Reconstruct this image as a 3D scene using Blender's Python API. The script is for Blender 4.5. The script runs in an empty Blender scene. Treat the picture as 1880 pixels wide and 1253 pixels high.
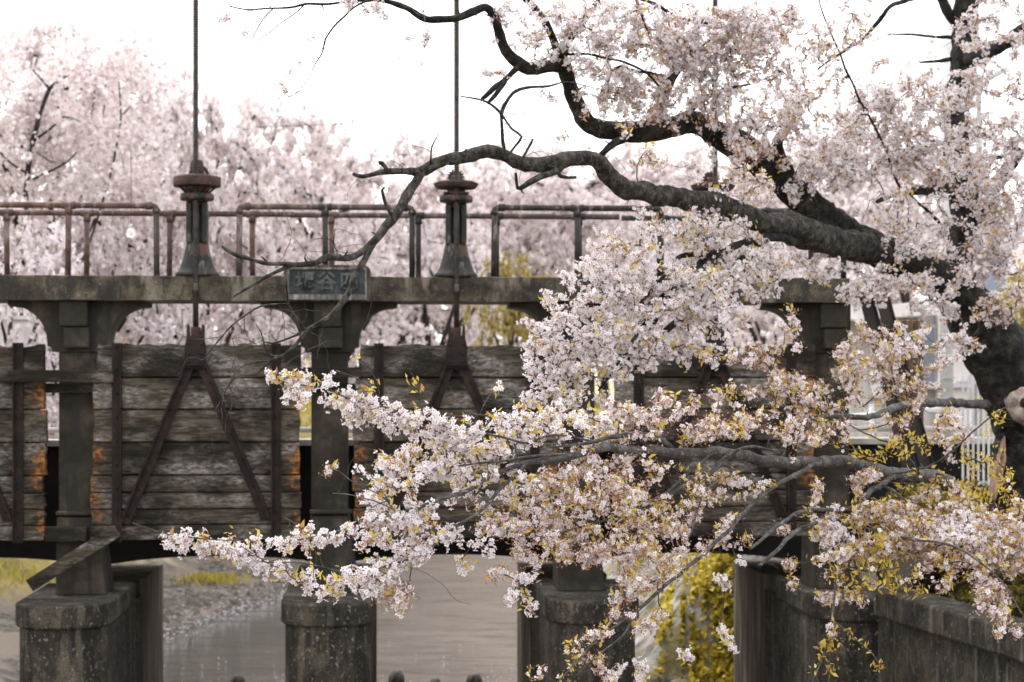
import bpy, math, random
import numpy as np
from mathutils import Matrix, Vector, noise as mnoise
random.seed(7); rng = np.random.default_rng(7)
S = bpy.context.scene; COL = S.collection
R = math.radians
F = 3300.4; CX = 940.0; HZ = 700.0; CAMZ = 6.0

def at(px, py, Y):
    return np.array([(px-CX)/F*Y, Y, CAMZ+(HZ-py)/F*Y])

# ------------------------------------------------------------------ materials
def new_mat(name):
    m = bpy.data.materials.new(name); m.use_nodes = True
    nt = m.node_tree; b = nt.nodes['Principled BSDF']
    return m, nt, b
def nd(nt, typ, **kw):
    n = nt.nodes.new(typ)
    for k, v in kw.items(): setattr(n, k, v)
    return n
def coords(nt, stretch=(1,1,1), off=(0,0,0), src='Object'):
    tc = nd(nt, 'ShaderNodeTexCoord'); mp = nd(nt, 'ShaderNodeMapping')
    mp.inputs['Scale'].default_value = stretch; mp.inputs['Location'].default_value = off
    nt.links.new(tc.outputs[src], mp.inputs['Vector']); return mp.outputs['Vector']
def noise(nt, scale, detail=4, rough=.6, stretch=(1,1,1), off=(0,0,0), src='Object', dist=0):
    n = nd(nt, 'ShaderNodeTexNoise'); n.inputs['Scale'].default_value = scale
    n.inputs['Detail'].default_value = detail; n.inputs['Roughness'].default_value = rough
    n.inputs['Distortion'].default_value = dist
    nt.links.new(coords(nt, stretch, off, src), n.inputs['Vector'])
    r = nd(nt, 'ShaderNodeMapRange'); r.clamp = False
    r.inputs['From Min'].default_value = .22; r.inputs['From Max'].default_value = .78
    nt.links.new(n.outputs['Fac'], r.inputs['Value']); return r.outputs['Result']
def ramp(nt, fac, stops):
    r = nd(nt, 'ShaderNodeValToRGB'); e = r.color_ramp.elements
    while len(e) < len(stops): e.new(.5)
    for el, (p, c) in zip(e, stops):
        el.position = p; el.color = (*c, 1) if len(c) == 3 else c
    nt.links.new(fac, r.inputs['Fac']); return r.outputs['Color']
def mask(nt, fac, lo, hi):
    r = nd(nt, 'ShaderNodeMapRange'); r.clamp = True
    r.inputs['From Min'].default_value = lo; r.inputs['From Max'].default_value = hi
    nt.links.new(fac, r.inputs['Value']); return r.outputs['Result']
def mixc(nt, fac, a, b, blend='MIX'):
    n = nd(nt, 'ShaderNodeMix', data_type='RGBA', blend_type=blend)
    for s, v in ((0, fac), (6, a), (7, b)):
        if hasattr(v, 'is_output') or hasattr(v, 'links'): nt.links.new(v, n.inputs[s])
        elif isinstance(v, (int, float)): n.inputs[s].default_value = v
        else: n.inputs[s].default_value = (*v, 1)
    return n.outputs[2]
def mth(nt, op, a, b=None):
    n = nd(nt, 'ShaderNodeMath', operation=op)
    for i, v in enumerate((a, b)):
        if v is None: continue
        if isinstance(v, (int, float)): n.inputs[i].default_value = v
        else: nt.links.new(v, n.inputs[i])
    return n.outputs[0]
def bump(nt, b, h, strength=.5, dist=.02):
    n = nd(nt, 'ShaderNodeBump'); n.inputs['Strength'].default_value = strength
    n.inputs['Distance'].default_value = dist
    nt.links.new(h, n.inputs['Height']); nt.links.new(n.outputs['Normal'], b.inputs['Normal'])
def mk(name, stops, scale=3, detail=6, stretch=(1,1,1), rough=.85, layers=(), bmp=.4, bscale=30, bstretch=(1,1,1), bdist=.02, metal=0, spec=.3):
    m, nt, b = new_mat(name)
    c = ramp(nt, noise(nt, scale, detail, .65, stretch), stops)
    for i, (colr, sc, st, lo, hi, amt) in enumerate(layers):
        k = mask(nt, noise(nt, sc, 5, .65, st, (3.1*i+1.7, 2.3*i, 5.9*i)), lo, hi)
        k = mth(nt, 'MULTIPLY', k, amt)
        c = mixc(nt, k, c, colr)
    nt.links.new(c, b.inputs['Base Color'])
    b.inputs['Roughness'].default_value = rough; b.inputs['Metallic'].default_value = metal
    b.inputs['Specular IOR Level'].default_value = spec
    if bmp: bump(nt, b, noise(nt, bscale, 6, .7, bstretch), bmp, bdist)
    return m
M = {}
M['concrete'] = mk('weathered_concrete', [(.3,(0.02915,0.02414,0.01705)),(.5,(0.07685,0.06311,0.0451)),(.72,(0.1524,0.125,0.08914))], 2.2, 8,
    layers=[((.03,.028,.024), 3.0,(1.6,1.6,.35),.5,.66,.85), ((.25,.215,.175),1.1,(2.2,1,.5),.60,.74,.7), ((.32,.295,.255),22,(1,1,1),.70,.84,.6), ((.014,.013,.011),34,(1,1,1),.60,.75,.75)], bmp=.6, bscale=45, bdist=.015)
M['pierconc'] = mk('stained_pier_concrete', [(.3,(0.01946,0.01666,0.01257)),(.55,(0.04649,0.03938,0.02872)),(.75,(0.0919,0.07674,0.05565))], 2.4, 8,
    layers=[((.016,.015,.013),2.5,(2.2,2.2,.25),.5,.64,.8), ((.17,.15,.11),1.3,(2.5,2.5,.3),.60,.74,.5), ((.34,.315,.27),21,(1,1,.8),.66,.80,.75), ((.16,.145,.115),9,(1.4,1.4,.6),.62,.85,.6), ((.010,.010,.009),30,(1,1,1),.58,.72,.7)], bmp=.7, bscale=40, bdist=.018)
M['wallconc'] = mk('mossy_wall_concrete', [(.3,(0.01717,0.0147,0.01069)),(.55,(0.04007,0.03385,0.02376)),(.75,(0.07635,0.06326,0.04435))], 1.6, 8,
    layers=[((.012,.011,.009),1.5,(2.,2.,.35),.45,.66,.85), ((.20,.185,.15),1.4,(2.4,2.4,.4),.56,.78,.6), ((.10,.09,.06),5,(1,1,.7),.55,.8,.6), ((.28,.26,.22),22,(1,1,.8),.68,.84,.65)], bmp=.6, bscale=40)
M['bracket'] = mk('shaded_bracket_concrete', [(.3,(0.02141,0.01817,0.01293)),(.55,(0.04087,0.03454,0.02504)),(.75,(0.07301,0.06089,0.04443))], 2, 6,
    layers=[((.025,.023,.02),2.2,(2.5,2.5,.3),.5,.66,.8)], bmp=.4)  # darker than the deck concrete: shade below it put into the colour
M['backpier'] = mk('pale_streaked_pier', [(.3,(0.0742,0.0594,0.04224)),(.55,(0.1484,0.1208,0.088)),(.75,(0.2438,0.2029,0.1496))], 1.5, 6, (2,2,.3), layers=[((.03,.026,.022),1.8,(2.5,2.5,.2),.5,.7,.8)])  # paler than the front piers: light on the round ends put into the colour
M['darkbeam'] = mk('shade_dark_concrete', [(.3,(.006,.0055,.005)),(.7,(.014,.0125,.011))], 2, 5, bmp=.3)  # near-black base colour carries the shade behind the gates
M['palecurb'] = mk('pale_curb_concrete', [(.3,(.36,.33,.29)),(.7,(.52,.48,.44))], 2, 5, bmp=.2)
M['iron'] = mk('dark_cast_iron', [(.3,(0.0075,0.0075,0.006)),(.55,(0.0165,0.01575,0.01275)),(.75,(0.03375,0.0315,0.02325))], 5, 6, rough=.6,
    layers=[((.11,.05,.03),3.5,(1,1,.7),.56,.68,.75), ((.20,.21,.18),9,(1,1,.3),.64,.72,.5)], bmp=.4, bscale=60, bdist=.008, spec=.4)
M['rust'] = mk('red_brown_rust', [(.3,(.034,.018,.014)),(.55,(.068,.037,.029)),(.75,(.11,.064,.05))], 6, 6, rough=.8,
    layers=[((.025,.018,.015),5,(1,1,.6),.56,.68,.7)], bmp=.4, bscale=70, bdist=.006)
M['strap'] = mk('dark_rusted_strap_iron', [(.3,(0.00726,0.00495,0.00396)),(.55,(0.01452,0.00858,0.0066)),(.75,(0.02772,0.01584,0.01122))], 5, 6, rough=.75,
    layers=[((.05,.028,.021),3,(1,1,.5),.6,.8,.5)], bmp=.4, bscale=70, bdist=.006)
M['rod'] = mk('greased_screw_steel', [(.3,(.028,.025,.022)),(.7,(.07,.062,.055))], 8, 4, rough=.5, metal=.3,
    layers=[((.09,.05,.035),3,(1,1,.5),.56,.68,.6)], bmp=.2, spec=.5)
def rail_mat(name, a, bb):
    return mk(name, [(.3,tuple(x*.55 for x in a)),(.55,a),(.75,tuple(min(1,x*1.5) for x in a))], 4, 6, rough=.65,
      layers=[(bb,2.2,(1,1,.6),.5,.62,.9), ((.30,.235,.21),9,(1,1,.25),.60,.70,.6), ((.03,.025,.022),7,(1,1,1),.64,.72,.6)], bmp=.3, bscale=60, bdist=.005)
M['rail_red'] = rail_mat('rust_red_pipe', (.125,.07,.057), (.07,.043,.037))
M['rail_mid'] = rail_mat('rust_grey_pipe', (.11,.078,.068), (.06,.047,.042))
M['rail_grey'] = rail_mat('dark_grey_pipe', (.036,.03,.027), (.022,.019,.018))
def wood_mat(name, half=None, tone=1.0, rot=.9):
    m, nt, b = new_mat(name)
    g = noise(nt, 4.2, 9, .68, (.55,1,5.5), dist=1.2)
    c = ramp(nt, g, [(.28,tuple(tone*x for x in (.021,.0165,.0115))),(.46,tuple(tone*x for x in (.050,.041,.0295))),(.64,tuple(tone*x for x in (.088,.074,.056))),(.86,tuple(tone*x for x in (.155,.14,.122)))])
    gi = nd(nt,'ShaderNodeNewGeometry'); tn = nd(nt,'ShaderNodeMapRange'); tn.inputs['To Min'].default_value = .7; tn.inputs['To Max'].default_value = 1.6; nt.links.new(gi.outputs['Random Per Island'], tn.inputs['Value'])
    vs_ = nd(nt,'ShaderNodeVectorMath', operation='SCALE'); nt.links.new(c, vs_.inputs[0]); nt.links.new(tn.outputs['Result'], vs_.inputs['Scale']); c = vs_.outputs['Vector']
    gw = mask(nt, noise(nt, 1.5, 5, .65, (.6,1,1.8), (4,1,2)), .46, .70)
    gw = mth(nt, 'MULTIPLY', gw, mask(nt, noise(nt, 9, 9, .75, (1.3,1,4.2), (1,7,3)), .38, .70))
    c = mixc(nt, mth(nt,'MULTIPLY',gw,.85), c, (.42,.39,.375))
    dk = mask(nt, noise(nt, 1.1, 5, .65, (.8,1,1.6), (9,1,4)), .45, .68)
    c = mixc(nt, mth(nt,'MULTIPLY',dk,.85), c, (.012,.0105,.008))
    cr = mask(nt, noise(nt, 4, 7, .7, (.14,1,7), (2,2,8)), .74, .80)
    c = mixc(nt, cr, c, (.006,.005,.004))
    if half:
        tc = nd(nt,'ShaderNodeTexCoord'); sx = nd(nt,'ShaderNodeSeparateXYZ'); nt.links.new(tc.outputs['Object'], sx.inputs[0])
        ax = mth(nt,'ABSOLUTE', sx.outputs[0]); e = mask(nt, ax, half-.36, half-.0)
        zz = mask(nt, sx.outputs[2], 2.75, 2.2)
        o = mth(nt,'MULTIPLY', mask(nt, mth(nt,'ADD', noise(nt, 5, 6, .75, (1.0,1,2.6),(5,5,1)), mth(nt,'MULTIPLY',mth(nt,'MULTIPLY',e,mask(nt,noise(nt,1.6,3,.5,(1,1,1),(8,8,8)),.2,.7)),.64)), .78, .96), mth(nt,'MULTIPLY',zz,mask(nt,e,.05,.4)))
        o = mth(nt,'MULTIPLY', o, rot)
        oc = ramp(nt, noise(nt, 11, 5, .7, (1,1,2)), [(.3,(.05,.022,.01)),(.5,(.19,.08,.026)),(.75,(.40,.19,.06))])
        c = mixc(nt, o, c, oc)
    nt.links.new(c, b.inputs['Base Color']); b.inputs['Roughness'].default_value = .9; b.inputs['Specular IOR Level'].default_value = .2
    bump(nt, b, g, .7, .025); return m
M['wood'] = wood_mat('weathered_gate_timber', 1.58)
M['wood2'] = wood_mat('grey_weathered_timber', None, 1.15)
M['woodbrown'] = mk('brown_post_timber', [(.3,(.06,.04,.025)),(.6,(.15,.10,.06)),(.8,(.24,.17,.11))], 5, 6, (5,5,.5), bmp=.4)
M['letter'] = mk('raised_bronze_letter', [(.3,(.04,.05,.048)),(.7,(.095,.108,.102))], 8, 4, rough=.5, bmp=.2)
M['bronze'] = mk('patinated_bronze', [(.3,(.010,.014,.0145)),(.55,(.021,.029,.029)),(.78,(.045,.058,.057))], 5, 6, rough=.5, metal=.2,
    layers=[((.10,.125,.122),4,(2.5,1,.5),.62,.8,.4)], bmp=.3)
M['platefoot'] = mk('lime_streaked_concrete', [(.3,(.07,.066,.056)),(.6,(.16,.148,.132)),(.8,(.34,.315,.30))], 6, 5, (3,1,.6), bmp=.3)
M['bark'] = mk('dark_cherry_bark', [(.3,(.008,.0072,.0062)),(.52,(.026,.0228,.0185)),(.75,(.075,.067,.054))], 6, 8, rough=.9,
    layers=[((.10,.095,.07),4,(1,1,1),.62,.74,.45), ((.004,.004,.004),9,(1,1,1),.55,.66,.8)], bmp=1.0, bscale=22, bdist=.035)
M['bark2'] = mk('grey_brown_branch_bark', [(.3,(.012,.0105,.0085)),(.52,(.042,.037,.031)),(.75,(.115,.106,.094))], 13, 8, rough=.85,
    layers=[((.10,.095,.085),11,(4.5,.7,.7),.60,.78,.6), ((.008,.0075,.006),14,(1.6,1,1),.57,.66,.85), ((.075,.072,.04),4,(1,1,1),.58,.7,.45)], bmp=.9, bscale=40, bdist=.015)
M['bark3'] = mk('smooth_grey_branch_bark', [(.3,(.03,.027,.025)),(.52,(.068,.062,.058)),(.75,(.135,.125,.119))], 7, 7, rough=.7,
    layers=[((.035,.03,.027),40,(.4,1,1),.58,.67,.8), ((.30,.285,.275),30,(.3,1,1),.64,.72,.5)], bmp=.5, bscale=50, bdist=.008)
M['twig'] = mk('thin_twig_bark', [(.3,(.025,.02,.017)),(.7,(.085,.07,.06))], 9, 3, bmp=0)
M['cutwood'] = mk('pale_cut_wood', [(.25,(.17,.13,.105)),(.55,(.42,.35,.30)),(.8,(.58,.51,.47))], 9, 7, bmp=.5)
M['tornwood'] = mk('torn_heartwood', [(.25,(.09,.05,.035)),(.55,(.30,.19,.14)),(.8,(.46,.33,.26))], 8, 7, (4,4,.6), bmp=.5)
M['hole'] = mk('rotten_hollow', [(.3,(.01,.008,.006)),(.7,(.05,.035,.025))], 30, 4, bmp=.6)
def leafy(name, stops, trans=.35, rough=.6, tcol=None):
    m, nt, b = new_mat(name)
    g = nd(nt,'ShaderNodeNewGeometry'); c = ramp(nt, g.outputs['Random Per Island'], stops)
    nt.links.new(c, b.inputs['Base Color']); b.inputs['Roughness'].default_value = rough; b.inputs['Specular IOR Level'].default_value = .15
    t = nd(nt,'ShaderNodeBsdfTranslucent'); nt.links.new(c, t.inputs['Color'])
    mx = nd(nt,'ShaderNodeMixShader'); mx.inputs[0].default_value = trans
    nt.links.new(b.outputs[0], mx.inputs[1]); nt.links.new(t.outputs[0], mx.inputs[2])
    out = nt.nodes['Material Output']; nt.links.new(mx.outputs[0], out.inputs['Surface']); return m
M['petal'] = leafy('cherry_petal', [(0,(.86,.795,.83)),(.35,(.905,.87,.89)),(.75,(.93,.91,.925)),(1,(.88,.81,.84))], .38)
M['petal_pink'] = leafy('pinker_cherry_petal', [(0,(.86,.80,.825)),(.5,(.905,.86,.875)),(1,(.93,.90,.91))], .38)
M['calyx'] = leafy('red_calyx_and_stalk', [(0,(.34,.14,.12)),(.5,(.46,.24,.175)),(1,(.48,.35,.15))], .2)
M['leaf'] = leafy('young_yellow_leaf', [(0,(.42,.22,.075)),(.25,(.55,.38,.075)),(.65,(.66,.51,.09)),(1,(.74,.62,.18))], .4, .45)
M['leaf_bronze'] = leafy('bronze_young_leaf', [(0,(.40,.20,.13)),(.4,(.54,.34,.17)),(1,(.66,.50,.15))], .4, .45)
M['far_petal'] = leafy('far_cherry_blossom', [(0,(.55,.44,.43)),(.25,(.76,.67,.665)),(.7,(.85,.785,.78)),(1,(.91,.87,.865))], .35)
M['far_petal2'] = leafy('pale_far_cherry_blossom', [(0,(.66,.56,.575)),(.3,(.82,.745,.76)),(1,(.92,.87,.88))], .35)
M['far_yellow'] = leafy('far_yellow_foliage', [(0,(.30,.24,.05)),(.5,(.46,.37,.09)),(1,(.62,.52,.26))], .35)
M['ivy'] = leafy('yellow_ivy_leaf', [(0,(.09,.07,.01)),(.3,(.38,.28,.025)),(1,(.76,.60,.08))], .3, .4)
M['shrub'] = leafy('yellow_green_shrub_leaf', [(0,(.05,.042,.012)),(.5,(.16,.125,.022)),(1,(.36,.28,.045))], .3, .5)
M['far_dark'] = leafy('gap_shade_foliage', [(0,(.012,.014,.010)),(1,(.045,.042,.028))], .15)  # dark leaves of the clumps added for shaded gaps
M['grass'] = leafy('yellow_spring_grass', [(0,(.30,.235,.035)),(.5,(.46,.37,.075)),(1,(.60,.50,.16))], .3)
M['far_bark'] = mk('far_dark_bark', [(.3,(.014,.012,.011)),(.7,(.045,.038,.034))], 3, 5, bmp=.4)
M['white_wall'] = mk('pale_plaster', [(.3,(0.713,0.6555,0.644)),(.7,(0.828,0.7705,0.759))], 1.5, 4, bmp=.1)
M['grey_wall'] = mk('grey_panel', [(.3,(0.462,0.434,0.42)),(.7,(0.644,0.602,0.588))], 1.5, 4, (3,3,.5), bmp=.1)
M['roofwhite'] = mk('white_roof_sheet', [(.3,(.70,.66,.64)),(.7,(.80,.76,.74))], 2, 3, bmp=.05)
M['metalwhite'] = mk('pale_painted_metal', [(.3,(.55,.54,.54)),(.7,(.68,.66,.66))], 3, 3, rough=.5, bmp=.05)
M['galv'] = mk('pale_green_grey_metal', [(.3,(.42,.44,.43)),(.7,(.54,.56,.55))], 3, 3, rough=.5, bmp=.05)
M['browniron'] = mk('dark_brown_steel', [(.3,(.018,.013,.011)),(.7,(.04,.028,.024))], 3, 4, rough=.5, bmp=.1)
m, nt, b = new_mat('window_glass'); b.inputs['Base Color'].default_value = (.17,.21,.25,1); b.inputs['Roughness'].default_value = .12; M['glass'] = m
m, nt, b = new_mat('bulb_glass'); b.inputs['Base Color'].default_value = (.95,.95,.92,1); b.inputs['Roughness'].default_value = .03; b.inputs['Transmission Weight'].default_value = .55; M['bulb'] = m
# water
m, nt, b = new_mat('river_water'); b.inputs['Roughness'].default_value = .04
b.inputs['Specular IOR Level'].default_value = .5; b.inputs['IOR'].default_value = 1.33
h1 = noise(nt, .55, 3, .5, (1,3.2,1)); h2 = noise(nt, 3.2, 4, .55, (1,3.0,1), (3,3,0))
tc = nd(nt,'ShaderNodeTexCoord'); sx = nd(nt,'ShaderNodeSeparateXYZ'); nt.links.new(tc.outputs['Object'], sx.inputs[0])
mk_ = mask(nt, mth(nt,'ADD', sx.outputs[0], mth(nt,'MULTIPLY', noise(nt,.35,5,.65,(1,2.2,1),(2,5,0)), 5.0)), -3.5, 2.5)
wc = mixc(nt, mk_, (.055,.049,.034), (.27,.215,.182)); wc = mixc(nt, mth(nt,'MULTIPLY', mask(nt, noise(nt,.6,4,.6,(1,3.5,1),(6,1,0)), .5, .8), .6), wc, (.045,.038,.026)); nt.links.new(wc, b.inputs['Base Color'])  # darker left, warmer right and dark patches: bank reflections painted into the colour
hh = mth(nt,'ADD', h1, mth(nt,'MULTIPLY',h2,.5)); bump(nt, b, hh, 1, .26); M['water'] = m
# ground
m, nt, b = new_mat('bank_ground')
tc = nd(nt,'ShaderNodeTexCoord'); sx = nd(nt,'ShaderNodeSeparateXYZ'); nt.links.new(tc.outputs['Object'], sx.inputs[0])
gr = ramp(nt, noise(nt, .5, 6, .7), [(.3,(.20,.165,.04)),(.5,(.36,.29,.085)),(.7,(.50,.41,.20))])
gr = mixc(nt, mask(nt, noise(nt, .22, 4, .6, (1,1,1), (4,4,0)), .47, .62), gr, (.52,.44,.33))
gv = ramp(nt, noise(nt, 2.6, 8, .75), [(.25,(.05,.044,.034)),(.5,(.14,.118,.095)),(.75,(.30,.26,.235))])
gv = mixc(nt, mask(nt, noise(nt, .6, 5, .6, (1,1,1), (7,2,0)), .42, .6), gv, (.24,.195,.155))
zed = mth(nt,'ADD', sx.outputs[2], mth(nt,'MULTIPLY', noise(nt, .8, 4, .6), .9))
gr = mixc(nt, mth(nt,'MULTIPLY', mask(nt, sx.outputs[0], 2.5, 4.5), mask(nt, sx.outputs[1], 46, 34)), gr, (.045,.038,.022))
c = mixc(nt, mask(nt, zed, 1.1, 1.6), gv, gr); nt.links.new(c, b.inputs['Base Color']); b.inputs['Roughness'].default_value = .95
bump(nt, b, noise(nt, 6, 6, .7), .8, .1); M['ground'] = m
M['stone'] = mk('pale_slope_stone', [(.3,(.16,.145,.12)),(.5,(.34,.31,.27)),(.7,(.52,.48,.45))], 1.2, 8, (1,1,1.5),
    layers=[((.24,.20,.05),.8,(1,1,1),.52,.62,.75), ((.05,.045,.035),1.5,(1.3,1.3,.6),.58,.66,.8)], bmp=.8, bscale=8, bdist=.08)
M['revet'] = mk('grey_revetment_stone', [(.3,(.20,.185,.175)),(.5,(.31,.29,.275)),(.7,(.42,.40,.385))], 1.2, 6,
    layers=[((.06,.055,.05),2.2,(1,1,.6),.58,.66,.7)], bmp=.5, bscale=10, bdist=.05)
M['rock'] = mk('dark_pile_wood', [(.3,(.03,.028,.024)),(.7,(.14,.125,.105))], 8, 6, bmp=.6)

# ------------------------------------------------------------------ mesh builder
class MB:
    def __init__(s): s.v = []; s.f = []; s.sm = []; s.n = 0
    def add(s, vs, fs, smooth=False):
        b = s.n; s.v.extend([tuple(map(float, p)) for p in vs]); s.n += len(vs)
        s.f.extend([tuple(b+i for i in f) for f in fs]); s.sm.extend([smooth]*len(fs)); return s
    def box(s, lo, hi):
        (a,b,c),(d,e,f) = lo, hi
        return s.add([(a,b,c),(d,b,c),(d,e,c),(a,e,c),(a,b,f),(d,b,f),(d,e,f),(a,e,f)],
              [(0,3,2,1),(4,5,6,7),(0,1,5,4),(1,2,6,5),(2,3,7,6),(3,0,4,7)])
    def bar(s, p, q, w, d, up=(0,1,0)):           # rectangular bar from p to q; d measured along 'up'
        p = np.array(p,float); q = np.array(q,float); t = (q-p)/np.linalg.norm(q-p); u = np.array(up,float)
        u = u-t*(u@t); u /= np.linalg.norm(u); w_ = np.cross(t,u)
        vs = [x+a*w_*w/2+c*u*d/2 for x in (p,q) for a,c in ((-1,-1),(1,-1),(1,1),(-1,1))]
        return s.add(vs, [(0,1,2,3),(7,6,5,4),(0,4,5,1),(1,5,6,2),(2,6,7,3),(3,7,4,0)])
    def prism(s, poly, y0, y1):                   # xz polygon extruded along y
        n = len(poly); vs = [(x,y0,z) for x,z in poly]+[(x,y1,z) for x,z in poly]
        fs = [tuple(range(n)), tuple(range(2*n-1,n-1,-1))]+[(i,i+n,(i+1)%n+n,(i+1)%n) for i in range(n)]
        return s.add(vs, fs)
    def zprism(s, poly, z0, z1):
        n = len(poly); vs = [(x,y,z0) for x,y in poly]+[(x,y,z1) for x,y in poly]
        fs = [tuple(range(n-1,-1,-1)), tuple(range(n,2*n))]+[(i,(i+1)%n,(i+1)%n+n,i+n) for i in range(n)]
        return s.add(vs, fs)
    def lathe(s, prof, c=(0,0), n=24, ys=1.0, cap=True):   # prof [(r,z)...] bottom to top
        vs = []; fs = []; k = len(prof)
        for r,z in prof:
            for i in range(n):
                a = 2*math.pi*i/n; vs.append((c[0]+r*math.cos(a), c[1]+ys*r*math.sin(a), z))
        for j in range(k-1):
            for i in range(n): fs.append((j*n+i, j*n+(i+1)%n, (j+1)*n+(i+1)%n, (j+1)*n+i))
        s.add(vs, fs, True)
        if cap:
            b = s.n-k*n; s.f.append(tuple(b+i for i in range(n-1,-1,-1))); s.sm.append(False)
            s.f.append(tuple(b+(k-1)*n+i for i in range(n))); s.sm.append(False)
        return s
    def tube(s, pts, rad, n=10, disp=None, cap=True):
        P = np.array(pts,float); k = len(P); rad = np.broadcast_to(np.array(rad,float),(k,))
        T = np.gradient(P,axis=0); T /= np.linalg.norm(T,axis=1)[:,None]+1e-12
        u = np.array([0,0,1.]) if abs(T[0,2])<.9 else np.array([1.,0,0]); U = []
        for t in T:
            u = u-t*(u@t); u /= np.linalg.norm(u)+1e-12; U.append(u.copy())
        U = np.array(U); W = np.cross(T,U); a = np.arange(n)*2*math.pi/n
        V = P[:,None,:]+rad[:,None,None]*(np.cos(a)[None,:,None]*U[:,None,:]+np.sin(a)[None,:,None]*W[:,None,:])
        if disp:
            amp, fr = disp
            for i in range(k):
                for j in range(n):
                    d = (V[i,j]-P[i]); q = Vector(V[i,j]*fr)
                    V[i,j] = P[i]+d*(1+amp*(mnoise.noise(q)+.5*mnoise.noise(q*2.7)))
        V = V.reshape(-1,3); b = s.n; s.v.extend(map(tuple,V.tolist())); s.n += k*n
        for j in range(k-1):
            for i in range(n):
                s.f.append((b+j*n+i, b+j*n+(i+1)%n, b+(j+1)*n+(i+1)%n, b+(j+1)*n+i)); s.sm.append(True)
        if cap:
            s.f.append(tuple(b+i for i in range(n-1,-1,-1))); s.sm.append(True)
            s.f.append(tuple(b+(k-1)*n+i for i in range(n))); s.sm.append(True)
        return s
    def build(s, name, mat, parent=None, off=(0,0,0), bevel=0):
        me = bpy.data.meshes.new(name)
        V = np.array(s.v)-np.array(off)
        me.from_pydata(V.tolist(), [], s.f); me.polygons.foreach_set('use_smooth', s.sm)
        me.materials.append(mat); me.update()
        o = bpy.data.objects.new(name, me); COL.objects.link(o)
        if parent: o.parent = parent
        if bevel:
            md = o.modifiers.new('bevel','BEVEL'); md.width = bevel; md.segments = 2; md.limit_method = 'ANGLE'; md.angle_limit = R(40)
        return o
def quads_obj(name, V, mat, parent=None, off=(0,0,0), smooth=False):
    V = np.asarray(V,np.float32).reshape(-1,3)-np.asarray(off,np.float32); n = len(V)//4
    me = bpy.data.meshes.new(name); me.vertices.add(len(V)); me.vertices.foreach_set('co', V.ravel())
    me.loops.add(4*n); me.loops.foreach_set('vertex_index', np.arange(4*n,dtype=np.int32))
    me.polygons.add(n); me.polygons.foreach_set('loop_start', np.arange(0,4*n,4,dtype=np.int32))
    me.polygons.foreach_set('loop_total', np.full(n,4,np.int32))
    me.update(calc_edges=True); me.materials.append(mat)
    o = bpy.data.objects.new(name, me); COL.objects.link(o)
    if parent: o.parent = parent
    return o
def tag(o, label=None, cat=None, group=None, kind=None):
    for k, v in (('label',label),('category',cat),('group',group),('kind',kind)):
        if v: o[k] = v
    return o
def empty(name, loc, label, cat, group=None, rotz=0):
    o = bpy.data.objects.new(name, None); COL.objects.link(o); o.location = loc; o.rotation_euler = (0,0,rotz); o.empty_display_size = .3
    return tag(o, label, cat, group)
def kids(o): return [c for c in bpy.data.objects if c.parent == o]
def copy_tree(o, parent=None):
    c = o.copy(); COL.objects.link(c)
    if parent: c.parent = parent
    for k in kids(o): copy_tree(k, c)
    return c
def unit(v): return v/(np.linalg.norm(v,axis=-1,keepdims=True)+1e-9)

# ------------------------------------------------------------------ bridge frame
TH = R(4.0); BO = np.array([0,28.,0]); BX = np.array([math.cos(TH),math.sin(TH),0]); BY = np.array([-math.sin(TH),math.cos(TH),0])
def bp(px, py, yl):
    d = np.array([(px-CX)/F, 1, (HZ-py)/F]); c = np.array([0,0,CAMZ])
    t = (yl+BO@BY-c@BY)/(d@BY); P = c+t*d
    return float((P-BO)@BX), float(P[2])
def bx(px, yl): return bp(px, 700, yl)[0]
def bz(py, yl, px=700): return bp(px, py, yl)[1]
def bthing(name, xl, yl, z, label, cat, group=None):
    w = BO+xl*BX+yl*BY
    return empty(name, (w[0],w[1],z), label, cat, group, TH)
def lump(o, amp, fr, sub=0):
    if sub:
        md = o.modifiers.new('sub','SUBSURF'); md.subdivision_type='SIMPLE'; md.levels = md.render_levels = sub
    return o

ZT = bz(508,.03); ZB = bz(553,.03)               # deck top / underside
BR = bthing('sluice_bridge', 0, 0, 0, 'long dark weathered concrete gate bridge on round-nosed piers across the river', 'bridge')
XR = bx(1560,.03)
# deck: subdivided rough front edge
d = MB(); xs = np.linspace(-10.5, XR, 130); rows = []
def dn(x,z,k): return mnoise.noise(Vector((x*2.1,z*2.3,k)))*.012+mnoise.noise(Vector((x*9,z*9,k)))*.006
sec = [(.03,ZB),(.03,ZB+.09),(.03,ZB+.18),(.03,ZB+.27),(.03,ZT-.012),(.045,ZT),(.5,ZT),(1.3,ZT),(1.3,ZB)]
vs = [];k=len(sec)
for x in xs:
    for j,(y,z) in enumerate(sec):
        q = dn(x,z,j*.01); vs.append((x, y-(q if j<6 else 0), z+(q*.9 if j in (0,5,6) else 0)))
fs = [(i*k+j,(i+1)*k+j,(i+1)*k+(j+1)%k,i*k+(j+1)%k) for i in range(len(xs)-1) for j in range(k)]
fs += [tuple(range(k)), tuple(range((len(xs)-1)*k+k-1,(len(xs)-1)*k-1,-1))]
d.add(vs,fs).build('deck', M['concrete'], BR)
colx = [bx(142,.35), bx(605,.35)]; dx = colx[1]-colx[0]; colx = [colx[0]-dx]+colx+[colx[1]+dx, bx(1527,.35)]
PZ = 2.69; CZ = PZ-.34
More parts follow.
